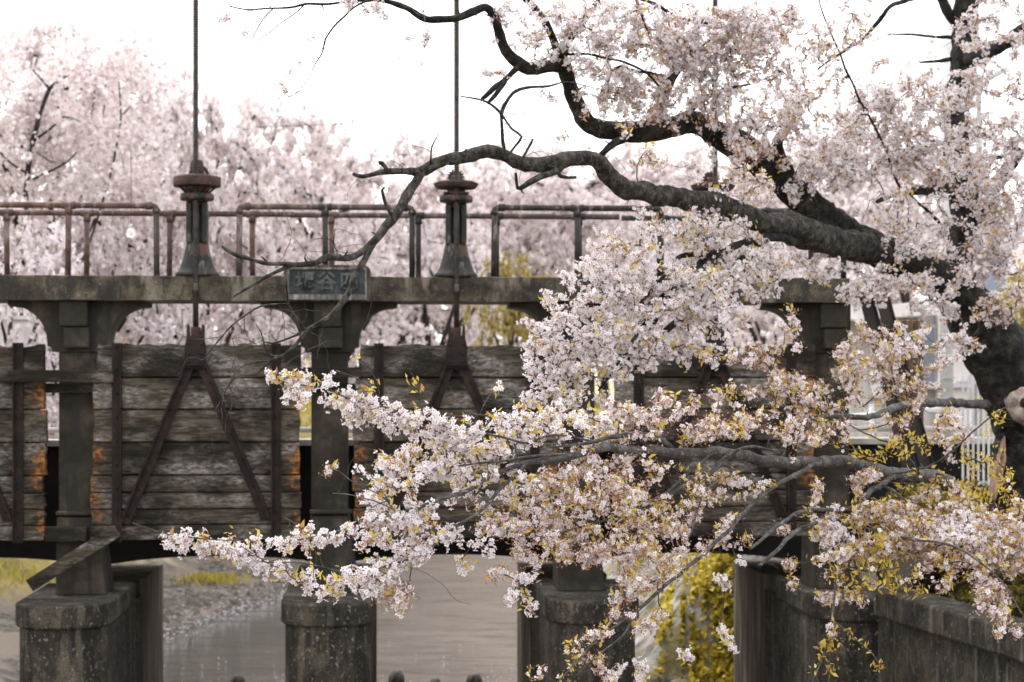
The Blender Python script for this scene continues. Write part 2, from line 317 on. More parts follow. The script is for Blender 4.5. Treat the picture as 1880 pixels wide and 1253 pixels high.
for i, cx in enumerate(colx):
    zb = bz(640,.35)
    half = (270-25)/2/F*28.4; ch = .285
    # bracket: ogee haunch
    poly = []
    def side(sg):
        pts = [(half,ZB-.003),(half,ZB-.075),(half-.06,ZB-.085)]
        for t in np.linspace(0,1,12):
            a = t*math.pi/2; pts.append((half-.06-(half-.06-ch-.17)*math.sin(a)*1.0, ZB-.085-(ZB-.085-zb-.08)*(1-math.cos(a))))
        pts += [(ch+.17,zb+.03),(ch+.10,zb+.005),(ch+.10,zb-.06),(ch-.01,zb-.06)]
        return [(cx+sg*x,z) for x,z in pts]
    L = side(-1); Rr = side(1)
    if i == 4: Rr = [(cx+.30,ZB-.003),(cx+.30,zb-.06)]
    MBk = MB().prism(L[::-1]+[] if False else (L+Rr[::-1])[::-1], .32, 1.1)
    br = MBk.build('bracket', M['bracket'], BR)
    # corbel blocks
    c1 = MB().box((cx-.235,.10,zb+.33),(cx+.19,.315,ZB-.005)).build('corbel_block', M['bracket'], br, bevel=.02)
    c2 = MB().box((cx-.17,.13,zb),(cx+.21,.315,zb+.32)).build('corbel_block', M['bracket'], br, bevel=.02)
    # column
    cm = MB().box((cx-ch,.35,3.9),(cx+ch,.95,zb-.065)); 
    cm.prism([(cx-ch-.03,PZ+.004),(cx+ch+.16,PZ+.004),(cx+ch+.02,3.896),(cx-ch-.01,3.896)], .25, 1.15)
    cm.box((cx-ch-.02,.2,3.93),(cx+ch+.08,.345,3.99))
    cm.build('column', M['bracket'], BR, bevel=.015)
    # pier with rounded nose
    def plan(hw, y0, y1, rn, n=16):
        pts = []
        for t in range(n+1):
            a = math.pi+math.pi*t/n; c_, s_ = math.cos(a), math.sin(a)
            pts.append((cx+hw*np.sign(c_)*abs(c_)**.75, y0+rn*s_))
        return pts+[(cx+hw,y1),(cx-hw,y1)]
    pc = bx([0,118,603,1088,1573][i] if i else 118-485, -.55)
    dxp = pc-cx if abs(pc-cx)<.4 else 0
    cx0 = cx; cx = cx+dxp
    pm = MB().zprism(plan(.655,-.5,5.7,.62), -3, CZ); pr = pm.build('pier', M['pierconc'], BR)
    cap = MB().zprism(plan(.715,-.5,2.0,.68), CZ+.002, PZ); cap.build('pier_cap', M['pierconc'], pr, bevel=.03)
    cx = cx0
# nameplate block
nx0, nx1 = bx(521,-.02), bx(681,-.02); nz1 = bz(487,-.02); nz0 = ZB-.01
rr = .12; poly = [(nx0,nz0),(nx1,nz0)]+[(nx1-rr+rr*math.cos(a),nz1-rr+rr*math.sin(a)) for a in np.linspace(0,math.pi/2,7)]+[(nx0+rr+rr*math.cos(a),nz1-rr+rr*math.sin(a)) for a in np.linspace(math.pi/2,math.pi,7)]
nb = MB().prism(poly, -.045, .35).build('nameplate_block', M['concrete'], BR, bevel=.012)
fx0, fx1 = bx(531,-.05), bx(670,-.05); fz0, fz1 = bz(548,-.05), bz(496,-.05)
fr = MB(); t = .03
fr.box((fx0-t,-.075,fz1),(fx1+t,-.047,fz1+t)).box((fx0-t,-.075,fz0-.03),(fx1+t,-.047,fz0+.055)).box((fx0-t,-.075,fz0+.057),(fx0,-.047,fz1-.002)).box((fx1,-.075,fz0+.057),(fx1+t,-.047,fz1-.002))
fr.build('plate_frame', M['platefoot'], nb, bevel=.008)
npb = MB().box((fx0+.002,-.052,fz0+.058),(fx1-.002,-.046,fz1-.002)); npb.build('nameplate', M['bronze'], nb)
lt = MB()
def glyphs(txt, x, z, size):
    cu = bpy.data.curves.new('txt','FONT'); cu.body = txt; cu.size = size; cu.extrude = .015; cu.offset = .006; cu.align_x = 'CENTER'
    ob = bpy.data.objects.new('txt', cu); COL.objects.link(ob); dg = bpy.context.evaluated_depsgraph_get()
    me = ob.evaluated_get(dg).to_mesh(); vs = [(v.co.x+x, -.062-v.co.z, v.co.y+z) for v in me.vertices]; fs = [tuple(p.vertices) for p in me.polygons]
    lt.add(vs, fs); ob.evaluated_get(dg).to_mesh_clear(); bpy.data.objects.remove(ob)
for ch_, pxx in (('堰',560),('谷',600),('四',641)): glyphs(ch_, bx(pxx,-.06), bz(529.5,-.06), .30)
lt.build('lettering', M['letter'], nb)

# ------------------------------------------------------------------ road bridge behind
RB = bthing('road_bridge', 0, 2.2, 0, 'dark low arched road bridge in shadow behind the sluice gates', 'bridge')
edge = [-14]+[c for c in colx]+[9.0]
rbm = MB()
zt = bz(818,2.4)
for a, b_ in zip(edge[:-1], edge[1:]):
    poly = [(a,zt),(b_,zt)][::-1]; mid = (a+b_)/2; hw = (b_-a)/2
    for t in np.linspace(-1,1,17): poly.append((mid+t*hw, bz(1017,2.4)-.02-(.16*abs(t)**2.2)))
    if len(poly)>3: rbm.prism([(p[0],p[1]) for p in poly], 2.4, 5.6)
rbm.v = [(x,y-2.2,z) for x,y,z in rbm.v]
rbm.build('arched_deck', M['darkbeam'], RB)
MB().box((-14,.1,zt+.003),(9,.45,zt+.10)).box((-14,.5,zt+.004),(9,3.3,zt+.02)).build('kerb', M['palecurb'], RB)
MB().tube([(-14,.6,zt+.25),(9,.6,zt+.25)],.05,8).build('pipe', M['palecurb'], RB)

for c in colx:
    pc_ = bx({0:118-485,1:118,2:603,3:1088,4:1573}[colx.index(c)],-.55); pc_ = pc_ if abs(pc_-c)<.4 else c
    pts = [(pc_+.70*math.cos(a),3.35+.62*math.sin(a)) for a in np.linspace(math.pi,2*math.pi,15)]+[(pc_+.70,5.75),(pc_-.70,5.75)]
    MB().zprism([(x,y-2.2) for x,y in pts],-3,2.62).build('pier',M['backpier'],RB)
# ------------------------------------------------------------------ gates
gpx = [360-476, 360, 838, 1312]
def make_gate(name, seed, label, px):
    gx = bx(px,.05); z0 = bz(990,.1)
    rt = bthing(name, gx, .05, z0, label, 'sluice gate', 'timber sluice gates in a row')
    rs = random.Random(seed)
    ys = [990,962,933,903,872,812,752,694,632]
    zs = [bz(y,.1)-z0 for y in ys]
    pan = MB(); hw = 1.60
    for i in range(len(zs)-1):
        a, b_ = zs[i]+.007, zs[i+1]-.007; top = i == len(zs)-2
        nx, nz = 44, 7
        xl = -hw+rs.uniform(-.03,.04)+(.10 if top else 0); xr = hw+rs.uniform(-.04,.03)
        g = np.zeros((nx+1,nz+1,3)); yo = rs.uniform(-.012,.012)
        for u in range(nx+1):
            x = xl+(xr-xl)*u/nx
            for v in range(nz+1):
                z = a+(b_-a)*(0,.035,.2,.4,.6,.8,.965,1)[v]
                edgeworn = (.03 if v in (0,nz) else 0)
                if v in (0,nz): z += mnoise.noise(Vector((x*4,i*7+v,seed)))*.006*(1 if v else -1)
                if top and v == nz: z += -abs(mnoise.noise(Vector((x*1.3,3,seed))))*.11+mnoise.noise(Vector((x*6,5,seed)))*.03
                if top and v == nz-1: z += -abs(mnoise.noise(Vector((x*1.3,3,seed))))*.07
                y = .05+yo+edgeworn+.018*mnoise.noise(Vector((x*1.0,z*4,seed*3+i)))+.006*mnoise.noise(Vector((x*2.5,z*22,seed+i)))
                ex = 0
                if u in (0,nx): ex = .03*mnoise.noise(Vector((z*14,i,seed)))
                g[u,v] = (x+ex,y,z)
        vs = g.reshape(-1,3).tolist(); fr_ = len(vs)
        fs = [(u*(nz+1)+v,(u+1)*(nz+1)+v,(u+1)*(nz+1)+v+1,u*(nz+1)+v+1) for u in range(nx) for v in range(nz)]
        bk = [(p[0],.22,p[2]) for p in vs]
        rim = [u*(nz+1) for u in range(nx+1)]+[nx*(nz+1)+v for v in range(1,nz+1)]+[u*(nz+1)+nz for u in range(nx-1,-1,-1)]+[v for v in range(nz-1,0,-1)]
        n_ = len(rim); rv = [bk[q] for q in rim]
        fs += [(rim[q], fr_+q, fr_+(q+1)%n_, rim[(q+1)%n_]) for q in range(n_)]
        fs.append(tuple(fr_+q for q in range(n_)))
        pan.add(vs+rv, fs)
    pan.box((-hw+.08,.17,.02),(hw-.08,.21,zs[-1]-.12)); pan.build('plank_panel', M['wood'], rt)
    H = zs[-1]
    for sx_ in (-1.205, 1.225):
        st = MB().box((sx_-.075,-.02,-.02),(sx_+.075,.02,H+.01)).box((sx_+(.055 if sx_<0 else -.075),-.09,-.02),(sx_+(.075 if sx_<0 else -.055),-.021,H+.01))
        for q in range(9):
            z = .08+q*(H-.12)/8; st.lathe([(.0,0),(.022,0),(.018,.014),(.004,.02)],(0,0),8,cap=False)
            for j in range(len(st.v)-32,len(st.v)):
                x,y,zz = st.v[j]; st.v[j] = (sx_+x,-.02-zz,z+y)
        st.build('upright_iron', M['strap'], rt, bevel=.004)
    bz0 = bz(672,0)-z0; bz1 = bz(598,0)-z0
    for e in ((-1.08,bz(955,.05)-z0),(1.08,bz(948,.05)-z0)):
        p = (math.copysign(.09,e[0]),-.03,bz0+.03); q_ = (e[0],-.03,e[1]-.03)
        dg_ = MB().bar(p,q_,.16,.03).bar((p[0]+math.copysign(.055,e[0]),-.075,p[2]),(q_[0]+math.copysign(.055,e[0]),-.075,q_[2]),.02,.06)
        for t in np.linspace(.12,.95,6):
            c_ = [p[k_]+(q_[k_]-p[k_])*t for k_ in range(3)]
            dg_.lathe([(.0,0),(.022,0),(.018,.014),(.004,.02)],(0,0),8,cap=False)
            for j in range(len(dg_.v)-32,len(dg_.v)):
                x,y,zz = dg_.v[j]; dg_.v[j] = (c_[0]+x,c_[1]-.015-zz,c_[2]+y)
        dg_.build('diagonal_brace', M['strap'], rt, bevel=.004)
    lb = MB().prism([(-.16,bz0),(.16,bz0),(.165,bz0+.3),(.135,bz0+.42),(.13,bz1),(.10,bz1+.02),(.075,bz1-.16),(-.075,bz1-.16),(-.10,bz1+.02),(-.13,bz1),(-.135,bz0+.42),(-.165,bz0+.3)], -.115, -.085)
    lb.box((-.15,-.084,bz0-.04),(.15,-.03,bz0+.35)).box((-.13,-.08,bz0+.355),(-.1,.06,bz1)).box((.1,-.08,bz0+.355),(.13,.06,bz1))
    for sx_ in (-.1,.1):
        for z in (bz0+.06,bz0+.18,bz0+.33):
            lb.lathe([(.0,0),(.024,0),(.02,.016),(.004,.022)],(0,0),8,cap=False)
            for j in range(len(lb.v)-32,len(lb.v)):
                x,y,zz = lb.v[j]; lb.v[j] = (sx_+x,-.115-zz,z+y)
    lk = lb.build('lifting_bracket', M['strap'], rt, bevel=.004)
    MB().box((-.07,-.10,bz1-.17),(.07,.03,bz1-.03)).build('rod_nut', M['rust'], lk, bevel=.012)
    # rod: smooth lower part, screw thread above
    zr0 = bz1-.05; zr1 = bz(520,-.05)-z0; ztop = 12.9-z0
    rp = [(0,-.05,zr0),(0,-.05,zr0+.55),(0,-.05,zr0+.56),(0,-.05,zr0+.62),(0,-.05,zr0+.63),(0,-.05,zr1)]
    rod = MB().tube(rp,[.044,.044,.056,.056,.044,.044],12)
    pts=[];rad=[]; z=zr1; pit=.038
    while z<ztop:
        for o_,r_ in ((0,.033),(.35,.033),(.45,.047),(.9,.047)): pts.append((0,-.05,z+o_*pit)); rad.append(r_)
        z+=pit
    rod.tube(pts,rad,12)
    for j in range(len(rod.sm)): pass
    rod.build('lifting_screw', M['rod'], rt)
    return rt
for i, px in enumerate(gpx):
    lab = ['weathered timber gate cut off by the left edge of the photo','timber gate fully in view below the hoist with the solid rimmed wheel','timber gate behind the blossom spray below the toothed hoist wheel','dim timber gate behind the cherry branches at the right end of the bridge'][i]
    make_gate('sluice_gate', 11+i*5, lab, px)
# linking timbers and boards around the columns
def timber(name, p, q, w, dd, mat, label, cat, up=(0,1,0), group=None):
    m_ = ((p[0]+q[0])/2,(p[1]+q[1])/2,min(p[2],q[2]))
    rt = bthing(name, m_[0], m_[1], m_[2], label, cat, group)
    mb = MB(); n=14
    P=[np.array(p)+(np.array(q)-np.array(p))*t for t in np.linspace(0,1,n)]
    mb.bar(p,q,w,dd,up)
    o = mb.build('plank', mat, rt, (m_[0],m_[1],m_[2]), bevel=.012); return rt
def bpt(px,py,yl): x,z = bp(px,py,yl); return (x,yl,z)
timber('timber_beam', bpt(-6,691,.0), bpt(208,691,.0), .19, .09, M['wood2'], 'grey timber rail bolted across the left column between two gates', 'timber beam')
timber('timber_beam', bpt(30,713,.27), bpt(180,713,.27), .15, .07, M['wood2'], 'mossy lower timber rail just under the grey rail at the left column', 'timber beam')
timber('timber_beam', bpt(546,684,.05), bpt(664,684,.05), .16, .09, M['wood2'], 'grey timber rail across the middle column beside the blossom tips', 'timber beam')
timber('timber_beam', bpt(550,712,.29), bpt(668,712,.29), .13, .07, M['wood2'], 'thin dark timber rail directly under the middle column rail', 'timber beam')
timber('timber_block', bpt(84,981,.1), bpt(160,981,.1), .22, .16, M['wood2'], 'short grey timber block wedged at the foot of the left column', 'timber block')
timber('leaning_board', bpt(54,1076,-.3), bpt(216,974,.0), .2, .12, M['wood2'], 'grey board leaning from the left pier top against the gate', 'board', up=(.3,1,.2))

# ------------------------------------------------------------------ hoists
def hoist(px, kind, label):
    gx = bx(px,0); rt = bthing('gate_hoist', gx, .16, ZT, label, 'gate hoist', 'screw hoists standing on the deck')
    Z = lambda py: bz(py,.1)-ZT
    s = 1/118.
    bell = MB()
    prof = [(.335,0),(.34,.03),(.325,.06),(.30,.075),(.265,.14),(.235,.23),(.205,.34),(.185,.43),(.172,Z(448))]
    bell.lathe(prof,(0,.02),28,.62)
    pd = bell.build('pedestal', M['iron'], rt)
    zc0, zc1 = Z(448)+.002, Z(374)
    shaft = MB().box((-.165,-.09,zc0),(-.075,.15,zc1)).box((.075,-.09,zc0),(.165,.15,zc1)).box((-.074,.08,zc0),(.074,.148,zc1)).box((-.074,-.085,zc1-.05),(.074,.078,zc1))
    shaft.build('slotted_column', M['iron'], rt, bevel=.02)
    zk = Z(370)
    col_ = MB().lathe([(.16,zc1+.002),(.175,zc1+.02),(.25,zk),(.262,zk+.02),(.262,zk+.075),(.245,zk+.10),(.17,zk+.11)],(0,0),28)
    if kind:
        for a in range(4): 
            an = math.pi/4+a*math.pi/2; col_.lathe([(.028,zk+.10),(.028,zk+.15)],(.215*math.cos(an)*1.1,.215*math.sin(an)),8)
    col_.build('collar', M['iron'], rt)
    zw = Z(345)
    if not kind:
        MB().lathe([(.12,zk+.112),(.15,zk+.13),(.19,zw-.05),(.22,zw-.002)],(0,0),24).build('bearing_housing', M['iron'], rt)
        sps = []
        for a in range(6):
            an = a*math.pi/3+.4; sp = MB(); sps.append(sp); sp.bar((.16*math.cos(an),.16*math.sin(an),zk+.10),(.30*math.cos(an),.30*math.sin(an),zw+.01),.05,.03,(math.cos(an),math.sin(an),.2))
        wh = MB().lathe([(.24,zw),(.362,zw),(.367,zw+.015),(.367,zw+.135),(.352,zw+.15),(.34,zw+.148),(.22,zw+.18),(.12,zw+.20)],(0,0),40)
        w = wh.build('hand_wheel', M['rust'], rt); [q.build('spoke', M['iron'], w) for q in sps]
        hub = MB().lathe([(.115,zw+.202),(.115,zw+.23),(.10,zw+.36),(.085,zw+.40),(.06,zw+.402)],(0,-.05),20); hub.build('hub_nut', M['rust'], rt)
        ring = MB().tube([(.015+.13*math.cos(a),.10,zw+.20+.13*math.sin(a)) for a in np.linspace(-.2,math.pi+.2,18)],.028,8); ring.build('lug_ring', M['rust'], rt)
    else:
        MB().lathe([(.20,zk+.112),(.20,zk+.15),(.14,zk+.16),(.14,zw-.002)],(0,0),24).build('bearing_housing', M['iron'], rt)
        g = MB().lathe([(.16,zw),(.30,zw),(.335,zw+.03),(.335,zw+.06),(.30,zw+.085),(.14,zw+.095)],(0,0),40)
        for a in range(44):
            an = a*2*math.pi/44; c_,s_ = math.cos(an),math.sin(an)
            g.bar((.27*c_,.27*s_,zw+.095),(.345*c_,.345*s_,zw+.06),.022,.035,(0,0,1))
        g.build('crown_gear', M['rust'], rt)
        pn = MB(); n=16; prof=[]
        for a in range(n*4):
            an=a*2*math.pi/(n*4); r_=.135 if (a%4) in (0,1) else .105; prof.append((r_*math.cos(an),zw+.19+r_*math.sin(an)))
        pn.prism(prof,.10,.20); pn.build('pinion', M['rust'], rt)
        MB().lathe([(.085,zw+.097),(.08,zw+.16),(.07,zw+.2)],(0,-.05),16).build('hub_nut', M['rust'], rt)
    return rt
hoist(360,0,'cast iron hoist pedestal topped by a solid rusty rimmed wheel')
h2 = hoist(838,1,'cast iron hoist pedestal topped by a thin toothed rusty gear wheel')
h3 = copy_tree(h2); tag(h3,'hoist pedestal half hidden behind cherry branches at the right of the deck')
w_ = BO+bx(1312,0)*BX+.16*BY; h3.location = (w_[0],w_[1],ZT)

# ------------------------------------------------------------------ pipe railings
def railing(name, posts, yl, ypx, mat, label, ends, group, r=.048, postmats=None):
    zr = bz(ypx,yl); xs_ = [bx(p,yl) for p in posts]
    rt = bthing(name, sum(xs_)/len(xs_), yl, ZT, label, 'railing', group); off=(sum(xs_)/len(xs_),yl,ZT)
    x0, x1 = xs_[0], xs_[-1]
    c = .07; P=[]
    if ends[0]: P += [(x0,yl,zr-c)]+[(x0+c-c*math.cos(a),yl,zr-c+c*math.sin(a)) for a in np.linspace(.2,math.pi/2,6)]
    else: P += [(x0-.66,yl,zr)]
    if ends[1]: P += [(x1-c+c*math.sin(a),yl,zr-c+c*math.cos(a)) for a in np.linspace(0,math.pi/2-.2,6)]+[(x1,yl,zr-c)]
    else: P += [(x1+.66,yl,zr)]
    # resample so pipes are slightly wavy
    MB().tube(P,r,12).build('top_rail', mat, rt, off)
    for i, x in enumerate(xs_):
        pm = mat if not postmats else postmats[i]
        end = (i==0 and ends[0]) or (i==len(xs_)-1 and ends[1]); top = zr-c if end else zr
        lean = random.uniform(-.015,.015)
        po = MB().tube([(x+lean,yl,ZT-.02),(x,yl,top)],r*.97,12).build('post', pm, rt, off)
        ft = MB()
        if end: ft.tube([(x,yl,top-.045),(x,yl,top+.02)],r*1.3,12); ft.tube([(x+(c+.0 if i==0 else -c),yl,zr),(x+(c+.09 if i==0 else -c-.09),yl,zr)],r*1.3,12)
        else: ft.tube([(x-.10,yl,zr),(x+.10,yl,zr)],r*1.28,12); ft.tube([(x,yl,zr-.14),(x,yl,zr-.03)],r*1.28,12)
        ft.build('pipe_fitting', pm, po, off)
gA = 'front pipe railing sections between the hoists'
railing('pipe_railing', [-30,126,287], .13, 381, M['rail_red'], 'rusty red pipe railing section left of the solid wheel hoist', (0,1), gA, postmats=[M['rail_red'],M['rail_red'],M['rail_mid']])
railing('pipe_railing', [440,597,757], .13, 381, M['rail_mid'], 'front pipe railing section between the two clear hoists behind the nameplate', (1,1), gA, postmats=[M['rail_mid'],M['rail_grey'],M['rail_grey']])
railing('pipe_railing', [908,1060,1212], .13, 380, M['rail_grey'], 'dark grey pipe railing section right of the toothed wheel hoist', (1,1), gA)
railing('pipe_railing', [1395,1490,1550], .13, 383, M['rail_grey'], 'dark pipe railing section behind the blossoms near the bridge end', (1,1), gA)
railing('back_railing', [-140,12,160,312,463], 1.2, 395, M['rail_red'], 'reddish rear pipe railing along the left half of the deck', (0,0), 'rear pipe railing lengths', r=.046)
railing('back_railing', [608,768,912,1063], 1.2, 396, M['rail_mid'], 'greyer rear pipe railing along the middle of the deck', (0,0), 'rear pipe railing lengths', r=.046, postmats=[M['rail_red'],M['rail_grey'],M['rail_grey'],M['rail_grey']])
railing('back_railing', [1215,1370,1490], 1.2, 398, M['rail_grey'], 'rear pipe railing length hidden behind branches at the right', (0,0), 'rear pipe railing lengths', r=.046)

# ------------------------------------------------------------------ terrain, water
def interp(y, a, b_): return np.interp(y, a, b_)
def xl_(Y): return interp(Y,[-200,34,42,50,60,72,88,100,125],[-10.2,-10.2,-8.6,-6.6,-5.6,-4.5,3,25,90])
def xr_(Y): return interp(Y,[-200,10,27,34.8,36.2,60,72,88,125],[53,9.2,5.75,5.6,2.5,3.0,8,30,120])
def height(X, Y):
    dl = xl_(Y)-X; dr = X-xr_(Y)
    hl = interp(dl,[-1.5,0,.4,3,9,14],[-.7,-.06,.14,.42,4.3,4.6])
    near = np.clip((29-Y)/3,0,1)
    hr_far = interp(dr,[-1,0,.2,2.6,6],[-.7,-.05,.1,3.0,3.9])
    hr_near = interp(dr,[-.2,.15,.3,2.5,6],[-.7,-.7,2.75,3.3,3.9])
    hr = hr_far*(1-near)+hr_near*near
    z = np.maximum(hl,hr)
    far = np.clip((np.hypot(X,Y-60)-150)/300,0,1); return z+far*1.5
xs = np.concatenate([-np.geomspace(900,36,14), np.arange(-35,36,.7), np.geomspace(36,900,14)])
ys = np.concatenate([[-300,-150,-80,-40,-20,-8],np.arange(0,16,2), np.arange(16,70,.7), np.arange(70,130,2), np.geomspace(131,1500,16)])
XX, YY = np.meshgrid(xs, ys, indexing='ij'); ZZ = height(XX,YY)
for i in range(len(xs)):
    for j in range(len(ys)):
        if ZZ[i,j]>.05: ZZ[i,j] += .12*mnoise.noise(Vector((xs[i]*.8,ys[j]*.8,1)))+.25*mnoise.noise(Vector((xs[i]*.2,ys[j]*.2,4)))*min(1,ZZ[i,j])
nX, nY = len(xs), len(ys); gm = MB()
gm.add(np.stack([XX,YY,ZZ],-1).reshape(-1,3).tolist(), [(i*nY+j,(i+1)*nY+j,(i+1)*nY+j+1,i*nY+j+1) for i in range(nX-1) for j in range(nY-1)], True)
tag(gm.build('ground', M['ground']), kind='structure')
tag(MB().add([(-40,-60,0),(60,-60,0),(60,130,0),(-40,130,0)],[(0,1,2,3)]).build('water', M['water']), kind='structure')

def blades(n, fn, h, w, lean=.4):
    P = fn(n); a = rng.uniform(0,2*math.pi,n); hh = rng.uniform(.5,1,n)*h
    dv = np.stack([np.cos(a),np.sin(a),np.zeros(n)],1)*w; tp = np.stack([rng.normal(0,lean,n)*hh,rng.normal(0,lean,n)*hh,hh],1)
    return np.stack([P-dv,P+dv,P+tp+dv*.2,P+tp-dv*.2],1)
def bankpts(xa,xb,ya,yb,zmin):
    def f(n):
        out=[]
        while sum(map(len,out))<n:
            x=rng.uniform(xa,xb,4*n); y=rng.uniform(ya,yb,4*n); z=height(x,y)
            k=(z>zmin); k &= np.array([mnoise.noise(Vector((a*.35,b*.35,2)))>-.12 for a,b in zip(x,y)]) if n<60000 else True
            out.append(np.stack([x,y,z],1)[k])
        return np.concatenate(out)[:n]
    return f
gq = np.concatenate([blades(9000,bankpts(-22,-8,34,62,.9),.32,.03), blades(7000,bankpts(-20,14,62,112,1.2),.45,.06), blades(2500,bankpts(3,9,30,60,2.6),.3,.03)])
tag(quads_obj('grass', gq, M['grass']), kind='stuff')
for px,py,Y,lab,n_,sp in ((378,1068,51,'yellow grass tuft on the shoal right of the left pier',420,.5),(318,1040,60,'small yellow grass clump high on the far shoal',200,.5)):
    c_=at(px,py,Y); zz=float(height(c_[:1],c_[1:2])[0]); o=empty('grass_tuft',(c_[0],Y,zz),lab,'grass tuft')
    tag(quads_obj('grass_blade',blades(n_,lambda n:np.stack([c_[0]+rng.normal(0,sp,n),Y+rng.normal(0,.5,n),np.full(n,zz-.02)],1),.26,.03),M['grass'],o,(c_[0],Y,zz)),kind='stuff')
# shoal pebbles and drifted petals
pb=[]; n=2600; x=rng.uniform(-9.5,-4.2,n*3); y=rng.uniform(40,64,n*3); z=height(x,y); k=(z>-.1)&(z<.45); x,y,z=x[k][:n],y[k][:n],z[k][:n]
q=np.zeros((len(x),4,3)); s_=rng.uniform(.04,.16,len(x)); an=rng.uniform(0,6.28,len(x))
peb=MB()
for xx,yy,zz,ss in list(zip(x,y,z,s_))[:1300]:
    r1=ss*random.uniform(.6,1); peb.add([(xx-ss,yy,zz),(xx,yy-r1,zz),(xx+ss,yy,zz),(xx,yy+r1,zz),(xx+random.uniform(-.3,.3)*ss,yy,zz+ss*.7)],[(0,1,4),(1,2,4),(2,3,4),(3,0,4)],True)
M['pebble']=mk('brown_grey_pebble',[(.3,(.06,.052,.043)),(.7,(.20,.175,.15))],3,3,bmp=0)
tag(peb.build('gravel', M['pebble']), kind='stuff')
def petals(n, gen, size):
    P=gen(n); s1=rng.uniform(.6,1.2,n)*size; a=rng.uniform(0,6.28,n); u=np.stack([np.cos(a),np.sin(a),0*a],1)*s1[:,None]; v=np.stack([-np.sin(a),np.cos(a),0*a],1)*s1[:,None]*.7
    tl=np.stack([0*a,0*a,rng.uniform(0,.4,n)*s1],1); return np.stack([P-u,P-v+tl,P+u,P+v+tl],1)
def shoreline(n):
    y=rng.uniform(38,66,n); x=xl_(y)+rng.normal(.0,.35,n); z=np.maximum(height(x,y),0)+.012; return np.stack([x,y,z],1)
def nearwater(n):
    y=34+rng.exponential(1.6,n); x=rng.uniform(-8,2.5,n); return np.stack([x,y,0*x+.006],1)
def shoaltop(n):
    y=rng.uniform(40,66,n); x=xl_(y)-rng.exponential(1.6,n); return np.stack([x,y,np.maximum(height(x,y),0)+.02],1)
pq=np.concatenate([petals(2200,shoreline,.042),petals(320,nearwater,.022),petals(1300,shoaltop,.04)])
tag(quads_obj('fallen_petals', pq, M['petal']), kind='stuff')
# timber piles standing in the water
for px,top,wd,lab in ((436,1240,26,'short timber pile in the water right of the left pier'),(728,1233,28,'timber pile in the water just right of the middle pier'),(799,1247,20,'smallest low timber pile between two taller piles'),(871,1238,28,'timber pile in the water left of the blossom covered pier')):
    p=at(px,top,35.5); rt=empty('timber_pile',(p[0],p[1],-.5),lab,'pile','timber piles in the river')
    r_=wd/2/F*35.5; pts=[(p[0],p[1],z) for z in np.linspace(-.5,p[2],9)]
    MB().tube(pts,[r_*1.05]*7+[r_,r_*.75],12,(.15,6)).build('pile_body',M['rock'],rt,(p[0],p[1],-.5))
# left revetment slab
rv=MB()
for j in range(7):
    y0=29+j*1.5
    for i in range(4):
        x0=-10.3-i*1.05; z0=-.2+i*.62
        rv.add([(x0,y0,z0),(x0,y0+1.46,z0),(x0-1.0,y0+1.46,z0+.58),(x0-1.0,y0,z0+.58),(x0-.1,y0,z0-.4),(x0-.1,y0+1.46,z0-.4),(x0-1.1,y0+1.46,z0+.2),(x0-1.1,y0,z0+.2)],[(0,1,2,3),(0,4,5,1),(1,5,6,2),(2,6,7,3),(3,7,4,0)])
rt=empty('stone_revetment',(-10.3,29,-.2),'grey stone block slope on the riverbank behind the left pier','revetment'); rv.build('stone_facing',M['revet'],rt,(-10.3,29,-.2),bevel=.04)
# right stone slope
def slab(px0,px1): pass
sl=MB(); yy=np.concatenate([np.arange(34.6,37,.2),np.arange(37,62,.8)]); uu=np.arange(1.8,7.2,.22); V=[]
for y in yy:
    for x in uu: V.append((x,y,float(height(np.array([x]),np.array([y]))[0])+.22+.13*mnoise.noise(Vector((x*1.3,y*1.1,6)))+.09*mnoise.noise(Vector((x*3,y*3,2)))))
k=len(uu); fs=[(i*k+j,i*k+j+1,(i+1)*k+j+1,(i+1)*k+j) for i in range(len(yy)-1) for j in range(k-1)]
rt=empty('stone_slope',(3,31,0),'pale mossy stone bank below the yellow ivy right of the blossom covered pier','stone bank'); sl.add(V,fs,True).build('stone_facing',M['stone'],rt,(3,31,0))
for px,py,Y,rs_,lab in ((1185,1240,35.5,.42,'pale boulder at the water edge beneath the ivy bank'),(1250,1248,35.2,.3,'smaller boulder right of the pale boulder under the ivy')):
    p=at(px,py,Y); rt=empty('boulder',(p[0],p[1],p[2]-.2),lab,'boulder'); ico=MB(); prof=[(.02,-rs_*.7),(rs_*.8,-rs_*.5),(rs_,-.05),(rs_*.85,rs_*.35),(rs_*.4,rs_*.62),(.02,rs_*.66)]
    ico.lathe(prof,(0,0),14,.8); ico.v=[(x*(1+.25*mnoise.noise(Vector((x*3,y*3,z*3+px)))),y,z*(1+.2*mnoise.noise(Vector((x*2,z*4,px))))) for x,y,z in ico.v]; ico.build('rock_body',M['stone'],rt)
